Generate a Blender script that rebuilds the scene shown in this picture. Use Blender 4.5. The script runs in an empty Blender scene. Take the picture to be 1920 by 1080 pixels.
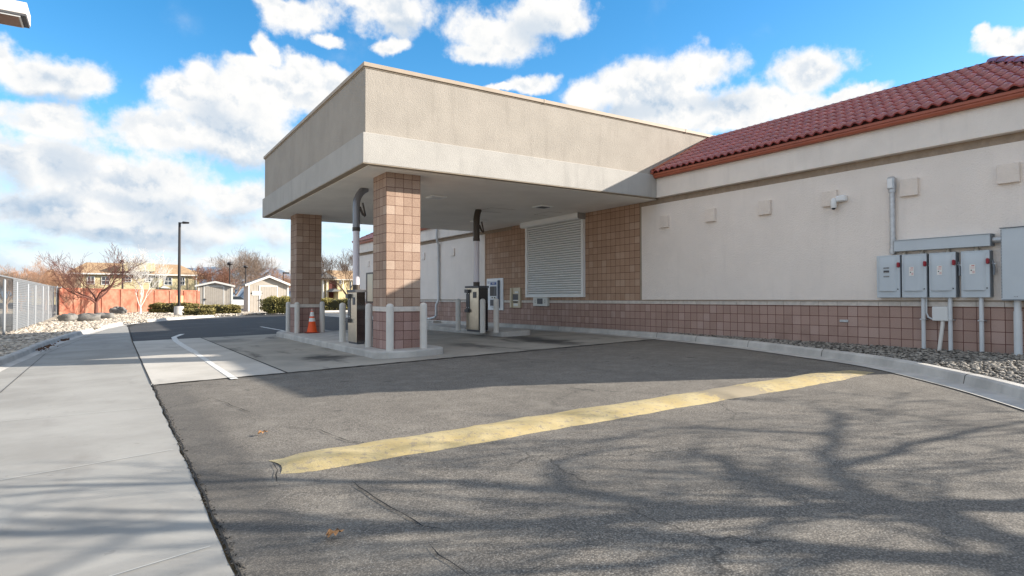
import bpy, math, random
from mathutils import Vector, Matrix
random.seed(7)
R_ = math.radians
# ------------------------------------------------------------------ camera
F, YAW, PIT, ROL, CX = 1163.58, .5708, .0169, -.0014, -12.5204
fw = Vector((math.sin(YAW)*math.cos(PIT), math.cos(YAW)*math.cos(PIT), math.sin(PIT)))
rt = Vector((math.cos(YAW), -math.sin(YAW), 0)); up = rt.cross(fw)
rt, up = rt*math.cos(ROL)+up*math.sin(ROL), up*math.cos(ROL)-rt*math.sin(ROL)
CAM = Vector((CX, 0, 1.2))
sc = bpy.context.scene
col = sc.collection
cd = bpy.data.cameras.new('camera'); cam = bpy.data.objects.new('camera', cd); col.objects.link(cam)
cd.sensor_width = 36; cd.lens = 36*F/1920; cd.clip_start = .05; cd.clip_end = 20000
m = Matrix((rt, up, -fw)).transposed().to_4x4(); m.translation = CAM
cam.matrix_world = m; sc.camera = cam
# ------------------------------------------------------------------ light
SUN = Vector((1, -.56, .476)).normalized()       # towards the sun
SUN_E, SUN_R = math.asin(SUN.z), math.atan2(SUN.x, SUN.y)
SKY_STRENGTH, SUN_STRENGTH, EXPOSURE = .10, 5.0, 1.2
CLOUD = 4.5
sl = bpy.data.lights.new('sun', 'SUN'); sl.energy = SUN_STRENGTH; sl.angle = R_(.5); sl.color = (1, .93, .83)
so = bpy.data.objects.new('sun', sl); col.objects.link(so)
so.rotation_euler = SUN.to_track_quat('Z', 'Y').to_euler(); so.location = (0, 0, 40)
sc.view_settings.view_transform = 'Standard'; sc.view_settings.look = 'None'
sc.view_settings.exposure = EXPOSURE; sc.view_settings.gamma = 1

def ray(px, py): return fw + rt*((px-960)/F) - up*((py-540)/F)
def hX(px, py, X=0.): d = ray(px, py); return CAM + d*((X-CAM.x)/d.x)
def hY(px, py, Y): d = ray(px, py); return CAM + d*(Y/d.y)
def hZ(px, py, Z): d = ray(px, py); return CAM + d*((Z-CAM.z)/d.z)
def g(X): return .155+.024*min(0, max(-17, X))
def hG(px, py, dz=0.):
    z = 0
    for i in range(25): p = hZ(px, py, z); z = g(p.x)+dz
    return p
def hB(px, py):
    z = .1
    for i in range(40): p = hZ(px, py, z); z = .5*z+.5*bedz(p.x, p.y)
    return p
def hD(px, py, depth): return CAM + ray(px, py)*depth

# ------------------------------------------------------------------ node helper
class NT:
    def __init__(s, tree): s.t = tree; s.n = tree.nodes; s.l = tree.links; s.n.clear()
    def node(s, typ, **kw):
        nd = s.n.new(typ)
        for k, v in kw.items():
            if k[0] == '_': nd.inputs[k[1:]].default_value = v
            else: setattr(nd, k, v)
        return nd
    def put(s, a, b):
        if hasattr(a, 'is_output') or isinstance(a, bpy.types.NodeSocket): s.l.new(a, b)
        else: b.default_value = a
    def math(s, op, a, b=0., c=None, clamp=False):
        nd = s.n.new('ShaderNodeMath'); nd.operation = op; nd.use_clamp = clamp
        s.put(a, nd.inputs[0]); s.put(b, nd.inputs[1])
        if c is not None: s.put(c, nd.inputs[2])
        return nd.outputs[0]
    def vmath(s, op, a, b=(0, 0, 0), out=0):
        nd = s.n.new('ShaderNodeVectorMath'); nd.operation = op
        s.put(a, nd.inputs[0]); s.put(b, nd.inputs[1]); return nd.outputs[out]
    def mix(s, f, a, b, mode='MIX'):
        nd = s.n.new('ShaderNodeMix'); nd.data_type = 'RGBA'; nd.blend_type = mode
        s.put(f, nd.inputs[0]); s.put(a, nd.inputs[6]); s.put(b, nd.inputs[7]); return nd.outputs[2]
    def ramp(s, v, lo, hi, a=0., b=1.):
        nd = s.n.new('ShaderNodeMapRange'); nd.interpolation_type = 'SMOOTHSTEP'
        s.put(v, nd.inputs[0])
        for i, x in enumerate((lo, hi, a, b)): s.put(x, nd.inputs[i+1])
        return nd.outputs[0]
    def noise(s, vec, scale, detail=4., rough=.55, out='Fac'):
        nd = s.n.new('ShaderNodeTexNoise'); s.put(vec, nd.inputs['Vector'])
        nd.inputs['Scale'].default_value = scale; nd.inputs['Detail'].default_value = detail; nd.inputs['Roughness'].default_value = rough
        return nd.outputs[out]
def c4(c): return tuple(c)+(1,) if len(c) == 3 else tuple(c)

# ------------------------------------------------------------------ world: Nishita sky with clouds by sky direction
W = bpy.data.worlds.new('World'); sc.world = W; W.use_nodes = True
w = NT(W.node_tree)
skyn = w.node('ShaderNodeTexSky', sky_type='NISHITA', sun_disc=False, sun_elevation=SUN_E, sun_rotation=SUN_R, altitude=1300.)
tc = w.node('ShaderNodeTexCoord'); d_ = tc.outputs['Generated']
sp = w.node('ShaderNodeSeparateXYZ'); w.l.new(d_, sp.inputs[0])
az = w.math('ARCTAN2', sp.outputs[0], sp.outputs[1]); el = w.math('ARCSINE', sp.outputs[2])
cb = w.node('ShaderNodeCombineXYZ'); w.l.new(az, cb.inputs[0]); w.l.new(el, cb.inputs[1]); P = cb.outputs[0]
n1 = w.noise(d_, 5., 7., .58, 'Color')
warp = w.vmath('MULTIPLY', w.vmath('SUBTRACT', n1, (.5, .5, .5)), (.16, .12, 0))
P2 = w.vmath('ADD', P, warp)
blobs = [(85,150,115,48),(25,125,55,34),(150,168,58,30),(505,95,22,30),(478,125,40,22),(330,190,58,38),(385,165,52,38),(435,215,120,72),(525,165,95,55),(565,125,42,26),(610,160,40,30),
 (320,255,105,42),(470,255,120,42),(75,245,100,50),(90,325,170,66),(280,340,150,50),(455,362,80,44),(250,400,330,58),
 (565,30,62,42),(625,75,28,16),(540,5,60,18),(735,28,100,42),(722,88,30,18),(690,5,60,22),(930,68,98,50),(1030,25,92,42),(885,102,48,20),
 (1000,158,48,18),(930,166,40,9),(1215,172,100,56),(1320,128,80,52),(1280,215,175,52),(1120,182,45,34),(1420,205,110,42),(1350,240,120,24),
 (1520,122,72,48),(1480,188,100,28),(1590,185,55,16),(1868,104,75,26),(1815,94,26,20),(1912,88,36,22)]
darks = [(130,320,60,45),(330,392,75,34),(50,395,120,40),(230,440,280,24),(405,222,70,28),(20,345,60,50),(300,372,110,18),(455,395,50,26),(440,290,90,16),(80,190,90,18),(1000,60,60,40),(1200,215,90,24),(1350,200,80,24),(740,55,60,20),(460,455,90,14),(60,470,120,14)]
def field(lst):
  fld = None
  for (px, py, rx, ry) in lst:
      d = ray(px, py).normalized(); dx = ray(px+rx, py).normalized(); dy = ray(px, py-ry).normalized()
      a0, e0 = math.atan2(d.x, d.y), math.asin(d.z)
      ra = abs(math.atan2(dx.x, dx.y)-a0)*1.15; re = abs(math.asin(dy.z)-e0)*1.15
      v = w.vmath('MULTIPLY', w.vmath('SUBTRACT', P2, (a0, e0, 0)), (1/ra, 1/re, 0))
      L = w.vmath('LENGTH', v, out=1)
      f_ = w.math('SUBTRACT', 1., L)
      fld = f_ if fld is None else w.math('SMOOTH_MAX', fld, f_, .25)
  return fld
fld = field(blobs)
n2 = w.noise(d_, 14., 8., .6); n3 = w.noise(d_, 5.5, 6., .55)
dt = w.vmath('DOT_PRODUCT', d_, tuple(fw), out=1)
outside = w.ramp(dt, .72, .55)
extra = w.math('SUBTRACT', w.math('MULTIPLY', w.noise(d_, 2.2, 6., .55), 3.2), 1.45)  # random clouds out of view, added for ambient light
extra = w.math('SUBTRACT', extra, w.math('MULTIPLY', w.math('SUBTRACT', 1., outside), 4.))
fld = w.math('MAXIMUM', fld, extra)
n4 = w.noise(d_, 38., 6., .62)
fld = w.math('ADD', fld, w.math('MULTIPLY', w.math('SUBTRACT', n2, .5), 1.25))
fld = w.math('ADD', fld, w.math('MULTIPLY', w.math('SUBTRACT', n4, .5), .7))
alpha = w.ramp(fld, -.10, .46)
wisp = w.math('MULTIPLY', w.ramp(n3, .52, .75), w.ramp(n2, .42, .7)); alpha = w.math('MAXIMUM', alpha, w.math('MULTIPLY', wisp, .35))
# stratus veil low in the sky, stretched sideways
lowv = w.vmath('MULTIPLY', P, (1.6, 9., 1.)); nl = w.noise(lowv, 2.2, 6., .55)
low = w.math('MULTIPLY', w.ramp(el, .20, .08), w.ramp(w.math('ADD', nl, w.math('MULTIPLY', w.math('SUBTRACT', n2, .5), .5)), .44, .62))
low = w.math('MAXIMUM', low, w.ramp(el, .10, .02, 0., .85))
alpha = w.math('MAXIMUM', alpha, low)
core = w.ramp(fld, .1, 1.0)
grey = w.math('MULTIPLY', w.ramp(w.noise(w.vmath('MULTIPLY', P2, (2., 5., 1.)), 3.2, 7., .6), .47, .62), w.ramp(el, .36, .16))
emb = w.math('SUBTRACT', w.noise(w.vmath('ADD', d_, (0, 0, .014)), 11., 8., .58), w.noise(d_, 11., 8., .58))
emb = w.ramp(emb, -.01, .10)
dk = w.math('ADD', field(darks), w.math('MULTIPLY', w.math('SUBTRACT', n2, .5), 1.3)); dk = w.ramp(dk, -.15, .75)
sep_ = w.ramp(w.noise(w.vmath('ADD', d_, (0, 0, .02)), 13., 7., .6), .46, .70)
puff = w.math('MULTIPLY', w.math('MULTIPLY', core, sep_), .50)
lft = w.ramp(az, -.02, -.12); lft = w.math('MULTIPLY', lft, w.ramp(el, .30, .05, .0, 1.))
grey = w.math('MAXIMUM', w.math('MULTIPLY', grey, w.math('ADD', .35, w.math('MULTIPLY', lft, .5))), puff)
grey = w.math('ADD', w.math('MULTIPLY', grey, .6), w.math('MULTIPLY', emb, w.math('MULTIPLY_ADD', core, .34, .06)))
grey = w.math('MINIMUM', w.math('ADD', grey, w.math('MULTIPLY', dk, .50)), 1.)
ccol = w.mix(grey, (1.0, .99, .97, 1), (.37, .52, .70, 1))
cs = w.vmath('SCALE', ccol); w.l.new(w.math('MULTIPLY_ADD', outside, CLOUD*.2, CLOUD), cs.node.inputs['Scale'])  # clouds out of view made brighter to raise the ambient
hs = w.node('ShaderNodeHueSaturation', _Saturation=1.42, _Value=1.17, _Hue=.494); w.l.new(skyn.outputs[0], hs.inputs['Color'])
hz = w.mix(w.ramp(el, .26, .03, 0., .8), hs.outputs[0], (3.0, 3.7, 4.6, 1))
fin = w.mix(alpha, hz, cs)
bg = w.node('ShaderNodeBackground', _Strength=SKY_STRENGTH); w.l.new(fin, bg.inputs[0])
wo = w.node('ShaderNodeOutputWorld'); w.l.new(bg.outputs[0], wo.inputs[0])

# ------------------------------------------------------------------ mesh builder
class MB:
    def __init__(s): s.v = []; s.f = []; s.m = []; s.sm = []; s.mi = 0
    def add(s, vs, fs, smooth=False):
        b = len(s.v); s.v += [tuple(v) for v in vs]
        for f in fs: s.f.append(tuple(b+i for i in f)); s.m.append(s.mi); s.sm.append(smooth)
        return s
    def box(s, a, b, bev=0.):
        x0, y0, z0 = (min(a[i], b[i]) for i in range(3)); x1, y1, z1 = (max(a[i], b[i]) for i in range(3))
        if bev <= 0:
            vs = [(x, y, z) for z in (z0, z1) for y in (y0, y1) for x in (x0, x1)]
            return s.add(vs, [(0,2,3,1),(4,5,7,6),(0,1,5,4),(2,6,7,3),(0,4,6,2),(1,3,7,5)])
        c = bev; vs = []
        for sx in (0, 1):
            for sy in (0, 1):
                for sz in (0, 1):
                    X, Y, Z = (x0, x1)[sx], (y0, y1)[sy], (z0, z1)[sz]; ix, iy, iz = (c, -c)[sx], (c, -c)[sy], (c, -c)[sz]
                    vs += [(X, Y+iy, Z+iz), (X+ix, Y, Z+iz), (X+ix, Y+iy, Z)]
        k = lambda sx, sy, sz, t: (sx*4+sy*2+sz)*3+t
        fs = []
        for q in (0, 1):
            fs += [(k(q,0,0,0),k(q,1,0,0),k(q,1,1,0),k(q,0,1,0)), (k(0,q,0,1),k(1,q,0,1),k(1,q,1,1),k(0,q,1,1)), (k(0,0,q,2),k(1,0,q,2),k(1,1,q,2),k(0,1,q,2))]
        for i in (0, 1):
            for j in (0, 1):
                fs += [(k(i,j,0,0),k(i,j,1,0),k(i,j,1,1),k(i,j,0,1)), (k(i,0,j,0),k(i,1,j,0),k(i,1,j,2),k(i,0,j,2)), (k(0,i,j,1),k(1,i,j,1),k(1,i,j,2),k(0,i,j,2))]
                for l in (0, 1): fs.append((k(i,j,l,0), k(i,j,l,1), k(i,j,l,2)))
        return s.add(vs, fs)
    def tube(s, pts, r, n=10, caps=True, smooth=True):
        pts = [Vector(p) for p in pts]; rs = r if isinstance(r, (list, tuple)) else [r]*len(pts)
        vs = []; fs = []; ref = None
        for i, p in enumerate(pts):
            d = (pts[min(i+1, len(pts)-1)]-pts[max(i-1, 0)])
            d = d.normalized() if d.length > 1e-9 else Vector((0, 0, 1))
            if ref is None: ref = d.orthogonal().normalized()
            ref = (ref - d*ref.dot(d)); ref = ref.normalized() if ref.length > 1e-6 else d.orthogonal().normalized()
            b = d.cross(ref)
            for k in range(n):
                a = 2*math.pi*k/n; vs.append(p+(ref*math.cos(a)+b*math.sin(a))*rs[i])
        for i in range(len(pts)-1):
            for k in range(n): fs.append((i*n+k, i*n+(k+1) % n, (i+1)*n+(k+1) % n, (i+1)*n+k))
        s.add(vs, fs, smooth)
        if caps: s.add(vs[:n], [tuple(range(n))[::-1]]); s.add(vs[-n:], [tuple(range(n))])
        return s
    def prism(s, poly, z0, z1):
        n = len(poly); vs = [(x, y, z0) for x, y in poly]+[(x, y, z1) for x, y in poly]
        return s.add(vs, [tuple(range(n))[::-1], tuple(range(n, 2*n))]+[(i, (i+1) % n, n+(i+1) % n, n+i) for i in range(n)])
    def extr(s, prof, axis, a0, a1):      # profile in the plane normal to the axis, extruded along it
        def P(q, a): return (a, q[0], q[1]) if axis == 'X' else (q[0], a, q[1])
        n = len(prof); vs = [P(q, a0) for q in prof]+[P(q, a1) for q in prof]
        return s.add(vs, [tuple(range(n))[::-1], tuple(range(n, 2*n))]+[(i, (i+1) % n, n+(i+1) % n, n+i) for i in range(n)])
    def lathe(s, prof, c=(0, 0, 0), n=20, smooth=True):
        vs = []; fs = []
        for (r, z) in prof:
            for k in range(n): a = 2*math.pi*k/n; vs.append((c[0]+r*math.cos(a), c[1]+r*math.sin(a), c[2]+z))
        for i in range(len(prof)-1):
            for k in range(n): fs.append((i*n+k, i*n+(k+1) % n, (i+1)*n+(k+1) % n, (i+1)*n+k))
        s.add(vs, fs, smooth); s.add(vs[:n], [tuple(range(n))[::-1]]); s.add(vs[-n:], [tuple(range(n))]); return s
    def build(s, name, mats, parent=None, loc=None, fix=True):
        me = bpy.data.meshes.new(name)
        org = Vector(loc) if loc is not None else Vector((0, 0, 0))
        base = parent.matrix_world.translation if False else (WORLD.get(parent.name) if parent else None)
        if parent is not None and loc is None: org = base.copy()
        me.from_pydata([(v[0]-org.x, v[1]-org.y, v[2]-org.z) for v in s.v], [], s.f)
        for mm in (mats if isinstance(mats, (list, tuple)) else [mats]): me.materials.append(mm)
        me.polygons.foreach_set('material_index', s.m); me.polygons.foreach_set('use_smooth', s.sm)
        if fix:
            import bmesh
            bm = bmesh.new(); bm.from_mesh(me); bmesh.ops.recalc_face_normals(bm, faces=bm.faces); bm.to_mesh(me); bm.free()
        me.update()
        o = bpy.data.objects.new(name, me); col.objects.link(o)
        if parent is not None: o.parent = parent; o.location = org-base
        else: o.location = org
        WORLD[o.name] = org.copy()
        return o
WORLD = {}
def tag(o, label=None, cat=None, group=None, kind=None):
    for k, v in (('label', label), ('category', cat), ('group', group), ('kind', kind)):
        if v: o[k] = v
    return o
def thing(name, loc, label, cat, group=None):
    o = bpy.data.objects.new(name, None); col.objects.link(o); o.location = loc; o.empty_display_size = .2
    WORLD[o.name] = Vector(loc); return tag(o, label, cat, group)
def dup(root, loc, label, group=None):
    r = root.copy(); col.objects.link(r); r.location = loc; WORLD[r.name] = Vector(loc); r['label'] = label
    if group: r['group'] = group
    for ch in [o for o in col.objects if o.parent == root]:
        c = ch.copy(); col.objects.link(c); c.parent = r
        for g2 in [o for o in col.objects if o.parent == ch]:
            d = g2.copy(); col.objects.link(d); d.parent = c
    return r

# ------------------------------------------------------------------ materials
def mat(name, base, rough=.8, metal=0., var=.0, vscale=3., bump=0., bscale=60., spec=.4, var2=None, coat=0., island=0., detail=6., grime=0., bdist=.02):
    M = bpy.data.materials.new(name); M.use_nodes = True; t = NT(M.node_tree)
    b = t.node('ShaderNodeBsdfPrincipled', _Roughness=rough, _Metallic=metal); b.inputs['Specular IOR Level'].default_value = spec
    b.inputs['Coat Weight'].default_value = coat
    o = t.node('ShaderNodeOutputMaterial'); t.l.new(b.outputs[0], o.inputs[0])
    geo = t.node('ShaderNodeNewGeometry'); pos = geo.outputs['Position']
    c = c4(base)
    if var2 is not None or var:
        n = t.noise(pos, vscale, detail, .6); f = t.ramp(n, .3, .7)
        hi = c4(var2) if var2 is not None else c4([x*(1+var) for x in base]); lo = c4(base) if var2 is not None else c4([x*(1-var) for x in base])
        c = t.mix(f, lo, hi)
    if island:
        rnd = geo.outputs['Random Per Island']
        hsn = t.node('ShaderNodeHueSaturation'); t.l.new(t.math('MULTIPLY_ADD', rnd, 2*island, 1-island), hsn.inputs['Value']); t.put(c, hsn.inputs['Color']); c = hsn.outputs[0]
    if grime:
        v = t.vmath('MULTIPLY', pos, (3., 3., .35)); gn = t.ramp(t.noise(v, 1.6, 5., .6), .5, .75)
        c = t.mix(t.math('MULTIPLY', gn, grime), c, c4([x*.55 for x in base[:3]]))
    t.put(c, b.inputs['Base Color'])
    if bump:
        bn = t.node('ShaderNodeBump', _Strength=bump, _Distance=bdist); t.l.new(t.noise(pos, bscale, 3., .6), bn.inputs['Height']); t.l.new(bn.outputs[0], b.inputs['Normal'])
    return M
def block_mat(name, cA, cB, cC, mortar, size=.2032, u0=13.01, z0=.8275, bump=.5, w2=None):
    M = bpy.data.materials.new(name); M.use_nodes = True; t = NT(M.node_tree)
    b = t.node('ShaderNodeBsdfPrincipled', _Roughness=.92); b.inputs['Specular IOR Level'].default_value = .2
    o = t.node('ShaderNodeOutputMaterial'); t.l.new(b.outputs[0], o.inputs[0])
    geo = t.node('ShaderNodeNewGeometry'); s = t.node('ShaderNodeSeparateXYZ'); t.l.new(geo.outputs['Position'], s.inputs[0])
    sn = t.node('ShaderNodeSeparateXYZ'); t.l.new(geo.outputs['True Normal'], sn.inputs[0])
    ny = t.math('GREATER_THAN', t.math('ABSOLUTE', sn.outputs[1]), .5)
    ux = t.math('SUBTRACT', s.outputs[0], w2 if w2 is not None else 0.); uy = t.math('SUBTRACT', s.outputs[1], u0)
    u = t.math('ADD', t.math('MULTIPLY', ux, ny), t.math('MULTIPLY', uy, t.math('SUBTRACT', 1., ny)))
    cbn = t.node('ShaderNodeCombineXYZ'); t.l.new(u, cbn.inputs[0]); t.l.new(t.math('SUBTRACT', s.outputs[2], z0), cbn.inputs[1])
    wb = t.vmath('SCALE', t.vmath('SUBTRACT', t.noise(geo.outputs['Position'], 30., 3., .6, 'Color'), (.5, .5, .5))); wb.node.inputs['Scale'].default_value = .006
    uv = t.vmath('ADD', cbn.outputs[0], wb)
    br = t.node('ShaderNodeTexBrick', offset=0., squash=1.); t.l.new(uv, br.inputs['Vector'])
    for k, v in (('Scale', 1.), ('Mortar Size', .0062), ('Mortar Smooth', .25), ('Bias', 0.), ('Brick Width', size), ('Row Height', size)): br.inputs[k].default_value = v
    br.inputs['Color1'].default_value = (0, 0, 0, 1); br.inputs['Color2'].default_value = (1, 1, 1, 1); br.inputs['Mortar'].default_value = (.5, .5, .5, 1)
    # per-block tone
    cell = t.node('ShaderNodeTexWhiteNoise', noise_dimensions='2D')
    t.l.new(t.vmath('FLOOR', t.vmath('SCALE', cbn.outputs[0]).node.outputs[0]), cell.inputs['Vector'])
    for nd in t.n:
        if nd.type == 'VECT_MATH' and nd.operation == 'SCALE' and nd.inputs[0].links and nd.inputs[0].links[0].from_node == cbn: nd.inputs['Scale'].default_value = 1/size
    v = cell.outputs['Value']
    c = t.mix(t.ramp(v, .2, .8), c4(cA), c4(cB)); c = t.mix(t.ramp(v, .82, .95), c, c4(cC))
    sp_ = t.noise(geo.outputs['Position'], 170., 3., .7); c = t.mix(t.ramp(sp_, .30, .72, .0, .55), t.mix(.55, c, c4([x*.45 for x in cA])), t.mix(.5, c, c4([min(1, x*1.6) for x in cC])))
    big = t.ramp(t.noise(geo.outputs['Position'], 1.4, 5., .6), .52, .74); c = t.mix(t.math('MULTIPLY', big, .35), c, c4([x*.55 for x in cA]))
    c = t.mix(br.outputs['Fac'], c, c4(mortar)); t.l.new(c, b.inputs['Base Color'])
    h = t.math('ADD', t.math('MULTIPLY', t.noise(geo.outputs['Position'], 95., 4., .7), .35), t.math('SUBTRACT', 1., br.outputs['Fac']))
    h = t.math('ADD', h, t.math('MULTIPLY', t.noise(geo.outputs['Position'], 22., 2., .5), .5))
    bn = t.node('ShaderNodeBump', _Strength=bump, _Distance=.012); t.l.new(h, bn.inputs['Height']); t.l.new(bn.outputs[0], b.inputs['Normal'])
    return M

STUC_T = mat('stucco_tan', (.345,.31,.268), .95, var=.06, vscale=1.5, bump=.5, bscale=55, grime=.25, spec=.2, bdist=.02)
STUC_W = mat('stucco_wall', (.80,.72,.65), .95, var=.03, vscale=1.1, bump=.9, bscale=45, grime=.09, spec=.2, bdist=.015)
STUC_CB = mat('stucco_canopy_band', (.40,.38,.35), .95, var=.05, vscale=1.3, bump=.6, bscale=60, grime=.25, spec=.2, bdist=.015)  # same cream stucco, darkened to offset direct sun on the band
STUC_C = mat('stucco_cream', (.78,.71,.64), .95, var=.05, vscale=1.3, bump=.6, bscale=60, grime=.14, spec=.2, bdist=.015)
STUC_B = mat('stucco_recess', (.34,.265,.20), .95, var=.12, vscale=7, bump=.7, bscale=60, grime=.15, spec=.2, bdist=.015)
SOFFIT = mat('soffit_paint', (.86,.82,.75), .85, var=.05, vscale=.9, bump=.1, bscale=30, detail=4)
TRIM = mat('trim_brown', (.33,.27,.2), .8, var=.1)
COPING = mat('coping_metal', (.36,.29,.22), .6, var=.05, spec=.3)
BLK_WT = block_mat('block_wall_tan', (.44,.275,.185), (.53,.345,.24), (.60,.43,.32), (.13,.065,.045), z0=1.14)
BLK_WR = block_mat('block_wall_rose', (.39,.255,.205), (.49,.33,.27), (.56,.40,.34), (.13,.055,.045))
BLK_CT = block_mat('block_column_tan', (.33,.215,.155), (.45,.31,.23), (.55,.42,.33), (.13,.065,.045), size=.1961, u0=12.48, z0=1.03, w2=-7.67)
BLK_CR = block_mat('block_column_rose', (.33,.20,.165), (.42,.265,.225), (.50,.34,.30), (.12,.06,.05), size=.1961, u0=12.48, z0=.122, w2=-7.67)
CAPB = mat('cap_block', (.62,.56,.50), .9, var=.1, vscale=9, bump=.3, bscale=80)
BOLL = mat('bollard_paint', (.60,.57,.52), .65, var=.05, vscale=5, bump=.1, bscale=50, grime=.15)
TILE = mat('roof_tile', (.22,.040,.038), .25, var2=(.33,.065,.05), vscale=6, bump=.15, bscale=60, spec=.6, coat=.6, island=.15)
GUTTER = mat('gutter_red', (.36,.10,.055), .45, var=.08)
TILEU = mat('roof_underlay', (.10,.03,.025), .9)
WHITEM = mat('white_metal', (.74,.74,.73), .5, var=.03, spec=.4)
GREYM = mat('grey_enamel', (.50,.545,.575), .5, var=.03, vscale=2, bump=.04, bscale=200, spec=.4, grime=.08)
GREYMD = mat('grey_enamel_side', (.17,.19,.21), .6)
GALV = mat('galvanised_steel', (.50,.51,.52), .45, metal=.55, var=.12, vscale=14)
POSTG = mat('fence_post_grey', (.24,.25,.26), .5, metal=.2)
PVC = mat('grey_conduit', (.60,.62,.63), .5, var=.05, grime=.1)
STEEL = mat('brushed_steel', (.60,.55,.46), .28, metal=1., var=.08, vscale=5)
STEELD = mat('dark_gloss_panel', (.012,.012,.014), .12, spec=.6)
BLACK = mat('black_plastic', (.018,.018,.018), .4)
DGREY = mat('dark_grey', (.08,.08,.085), .5)
TUBEC = mat('clear_tube', (.66,.62,.66), .25, spec=.5)
TUBED = mat('tube_grey', (.22,.22,.235), .35, metal=.4)
TUBEK = mat('tube_bronze', (.06,.045,.035), .4)
BEIGE = mat('beige_panel', (.62,.53,.38), .5, var=.05)
GLASSD = mat('dark_window', (.03,.04,.05), .06, spec=.8)
REFLW = mat('pale_pane', (.50,.48,.36), .3, spec=.6)
SCREEN = mat('blue_screen', (.03,.09,.28), .25)
PAPER = mat('paper', (.8,.8,.82), .8, var=.06, vscale=10)
RED = mat('red_handle', (.30,.02,.03), .4)
LABEL = mat('label_white', (.74,.72,.68), .6)
INK = mat('label_ink', (.05,.05,.06), .6)
INKR = mat('label_ink_red', (.55,.12,.10), .6)
INKB = mat('sign_ink_blue', (.10,.16,.25), .6)
POLE = mat('dark_bronze_pole', (.022,.018,.018), .45)
CONEO = mat('cone_orange', (.85,.10,.015), .5, var=.08, vscale=8)
CONEW = mat('cone_collar', (.75,.75,.72), .4)
SIDING = mat('shed_siding', (.42,.375,.32), .85, var=.05)
SHTRIM = mat('shed_trim', (.66,.64,.60), .7)
SHROOF = mat('shed_roof', (.20,.19,.18), .9, var=.2, vscale=8)
YEL = mat('apartment_siding', (.52,.44,.26), .9, var=.05)
OLIVE = mat('apartment_olive', (.20,.18,.13), .9, var=.05)
TANROOF = mat('apartment_roof', (.42,.285,.16), .95, var2=(.30,.19,.11), vscale=2.2, bump=.3, bscale=6)
GROOF = mat('porch_roof', (.16,.16,.16), .95, var=.15, vscale=3)
REDW = mat('red_wall', (.31,.085,.05), .9, var2=(.33,.17,.11), vscale=2.2, bump=.4, bscale=10)
STONE = mat('boulder', (.19,.18,.165), .95, var=.3, vscale=4, bump=.8, bscale=14)
BARK = mat('bark', (.13,.085,.06), .95, var=.3, vscale=20)
BARKP = mat('bark_pale', (.24,.18,.14), .95, var=.25, vscale=20)
BARKR = mat('bark_reddish', (.27,.14,.095), .95, var=.3, vscale=10)
BARKO = mat('bark_orange', (.42,.25,.16), .95, var=.25, vscale=1.)
BARKW = mat('bark_white', (.74,.71,.66), .9, var=.15, vscale=14)
NEEDLE = mat('brown_foliage', (.085,.035,.022), .9, island=.4)
HEDGE = mat('hedge_leaf', (.16,.135,.04), .7, var2=(.27,.22,.075), vscale=2.4, island=.45)
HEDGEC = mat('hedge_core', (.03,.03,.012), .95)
HEDGEY = mat('hedge_leaf_yellow', (.23,.20,.055), .7, var2=(.37,.31,.10), vscale=3, island=.45)
LEAF = mat('fallen_leaf', (.40,.20,.08), .7, var=.3, vscale=60)
DEAD = mat('leaf_litter', (.10,.05,.028), .9, island=.5)
CRACK = mat('crack_dark', (.012,.012,.012), 1.)  # flat near-black for cracks, gaps and joints
GRAVW = mat('river_rock', (.20,.18,.155), .85, island=.75, bump=.3, bscale=60)
GRAVL = mat('landscape_rock', (.42,.36,.29), .9, island=.6, bump=.3, bscale=40)
BED = mat('bed_soil', (.30,.245,.185), .95, var2=(.48,.41,.32), vscale=7, bump=.6, bscale=25)
GROUND = mat('dry_ground', (.26,.20,.13), .95, var2=(.34,.27,.17), vscale=.2)
HILL = mat('mountain', (.10,.14,.19), 1., var2=(.16,.21,.27), vscale=.0018)  # distance haze put into the blue-grey colour

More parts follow.
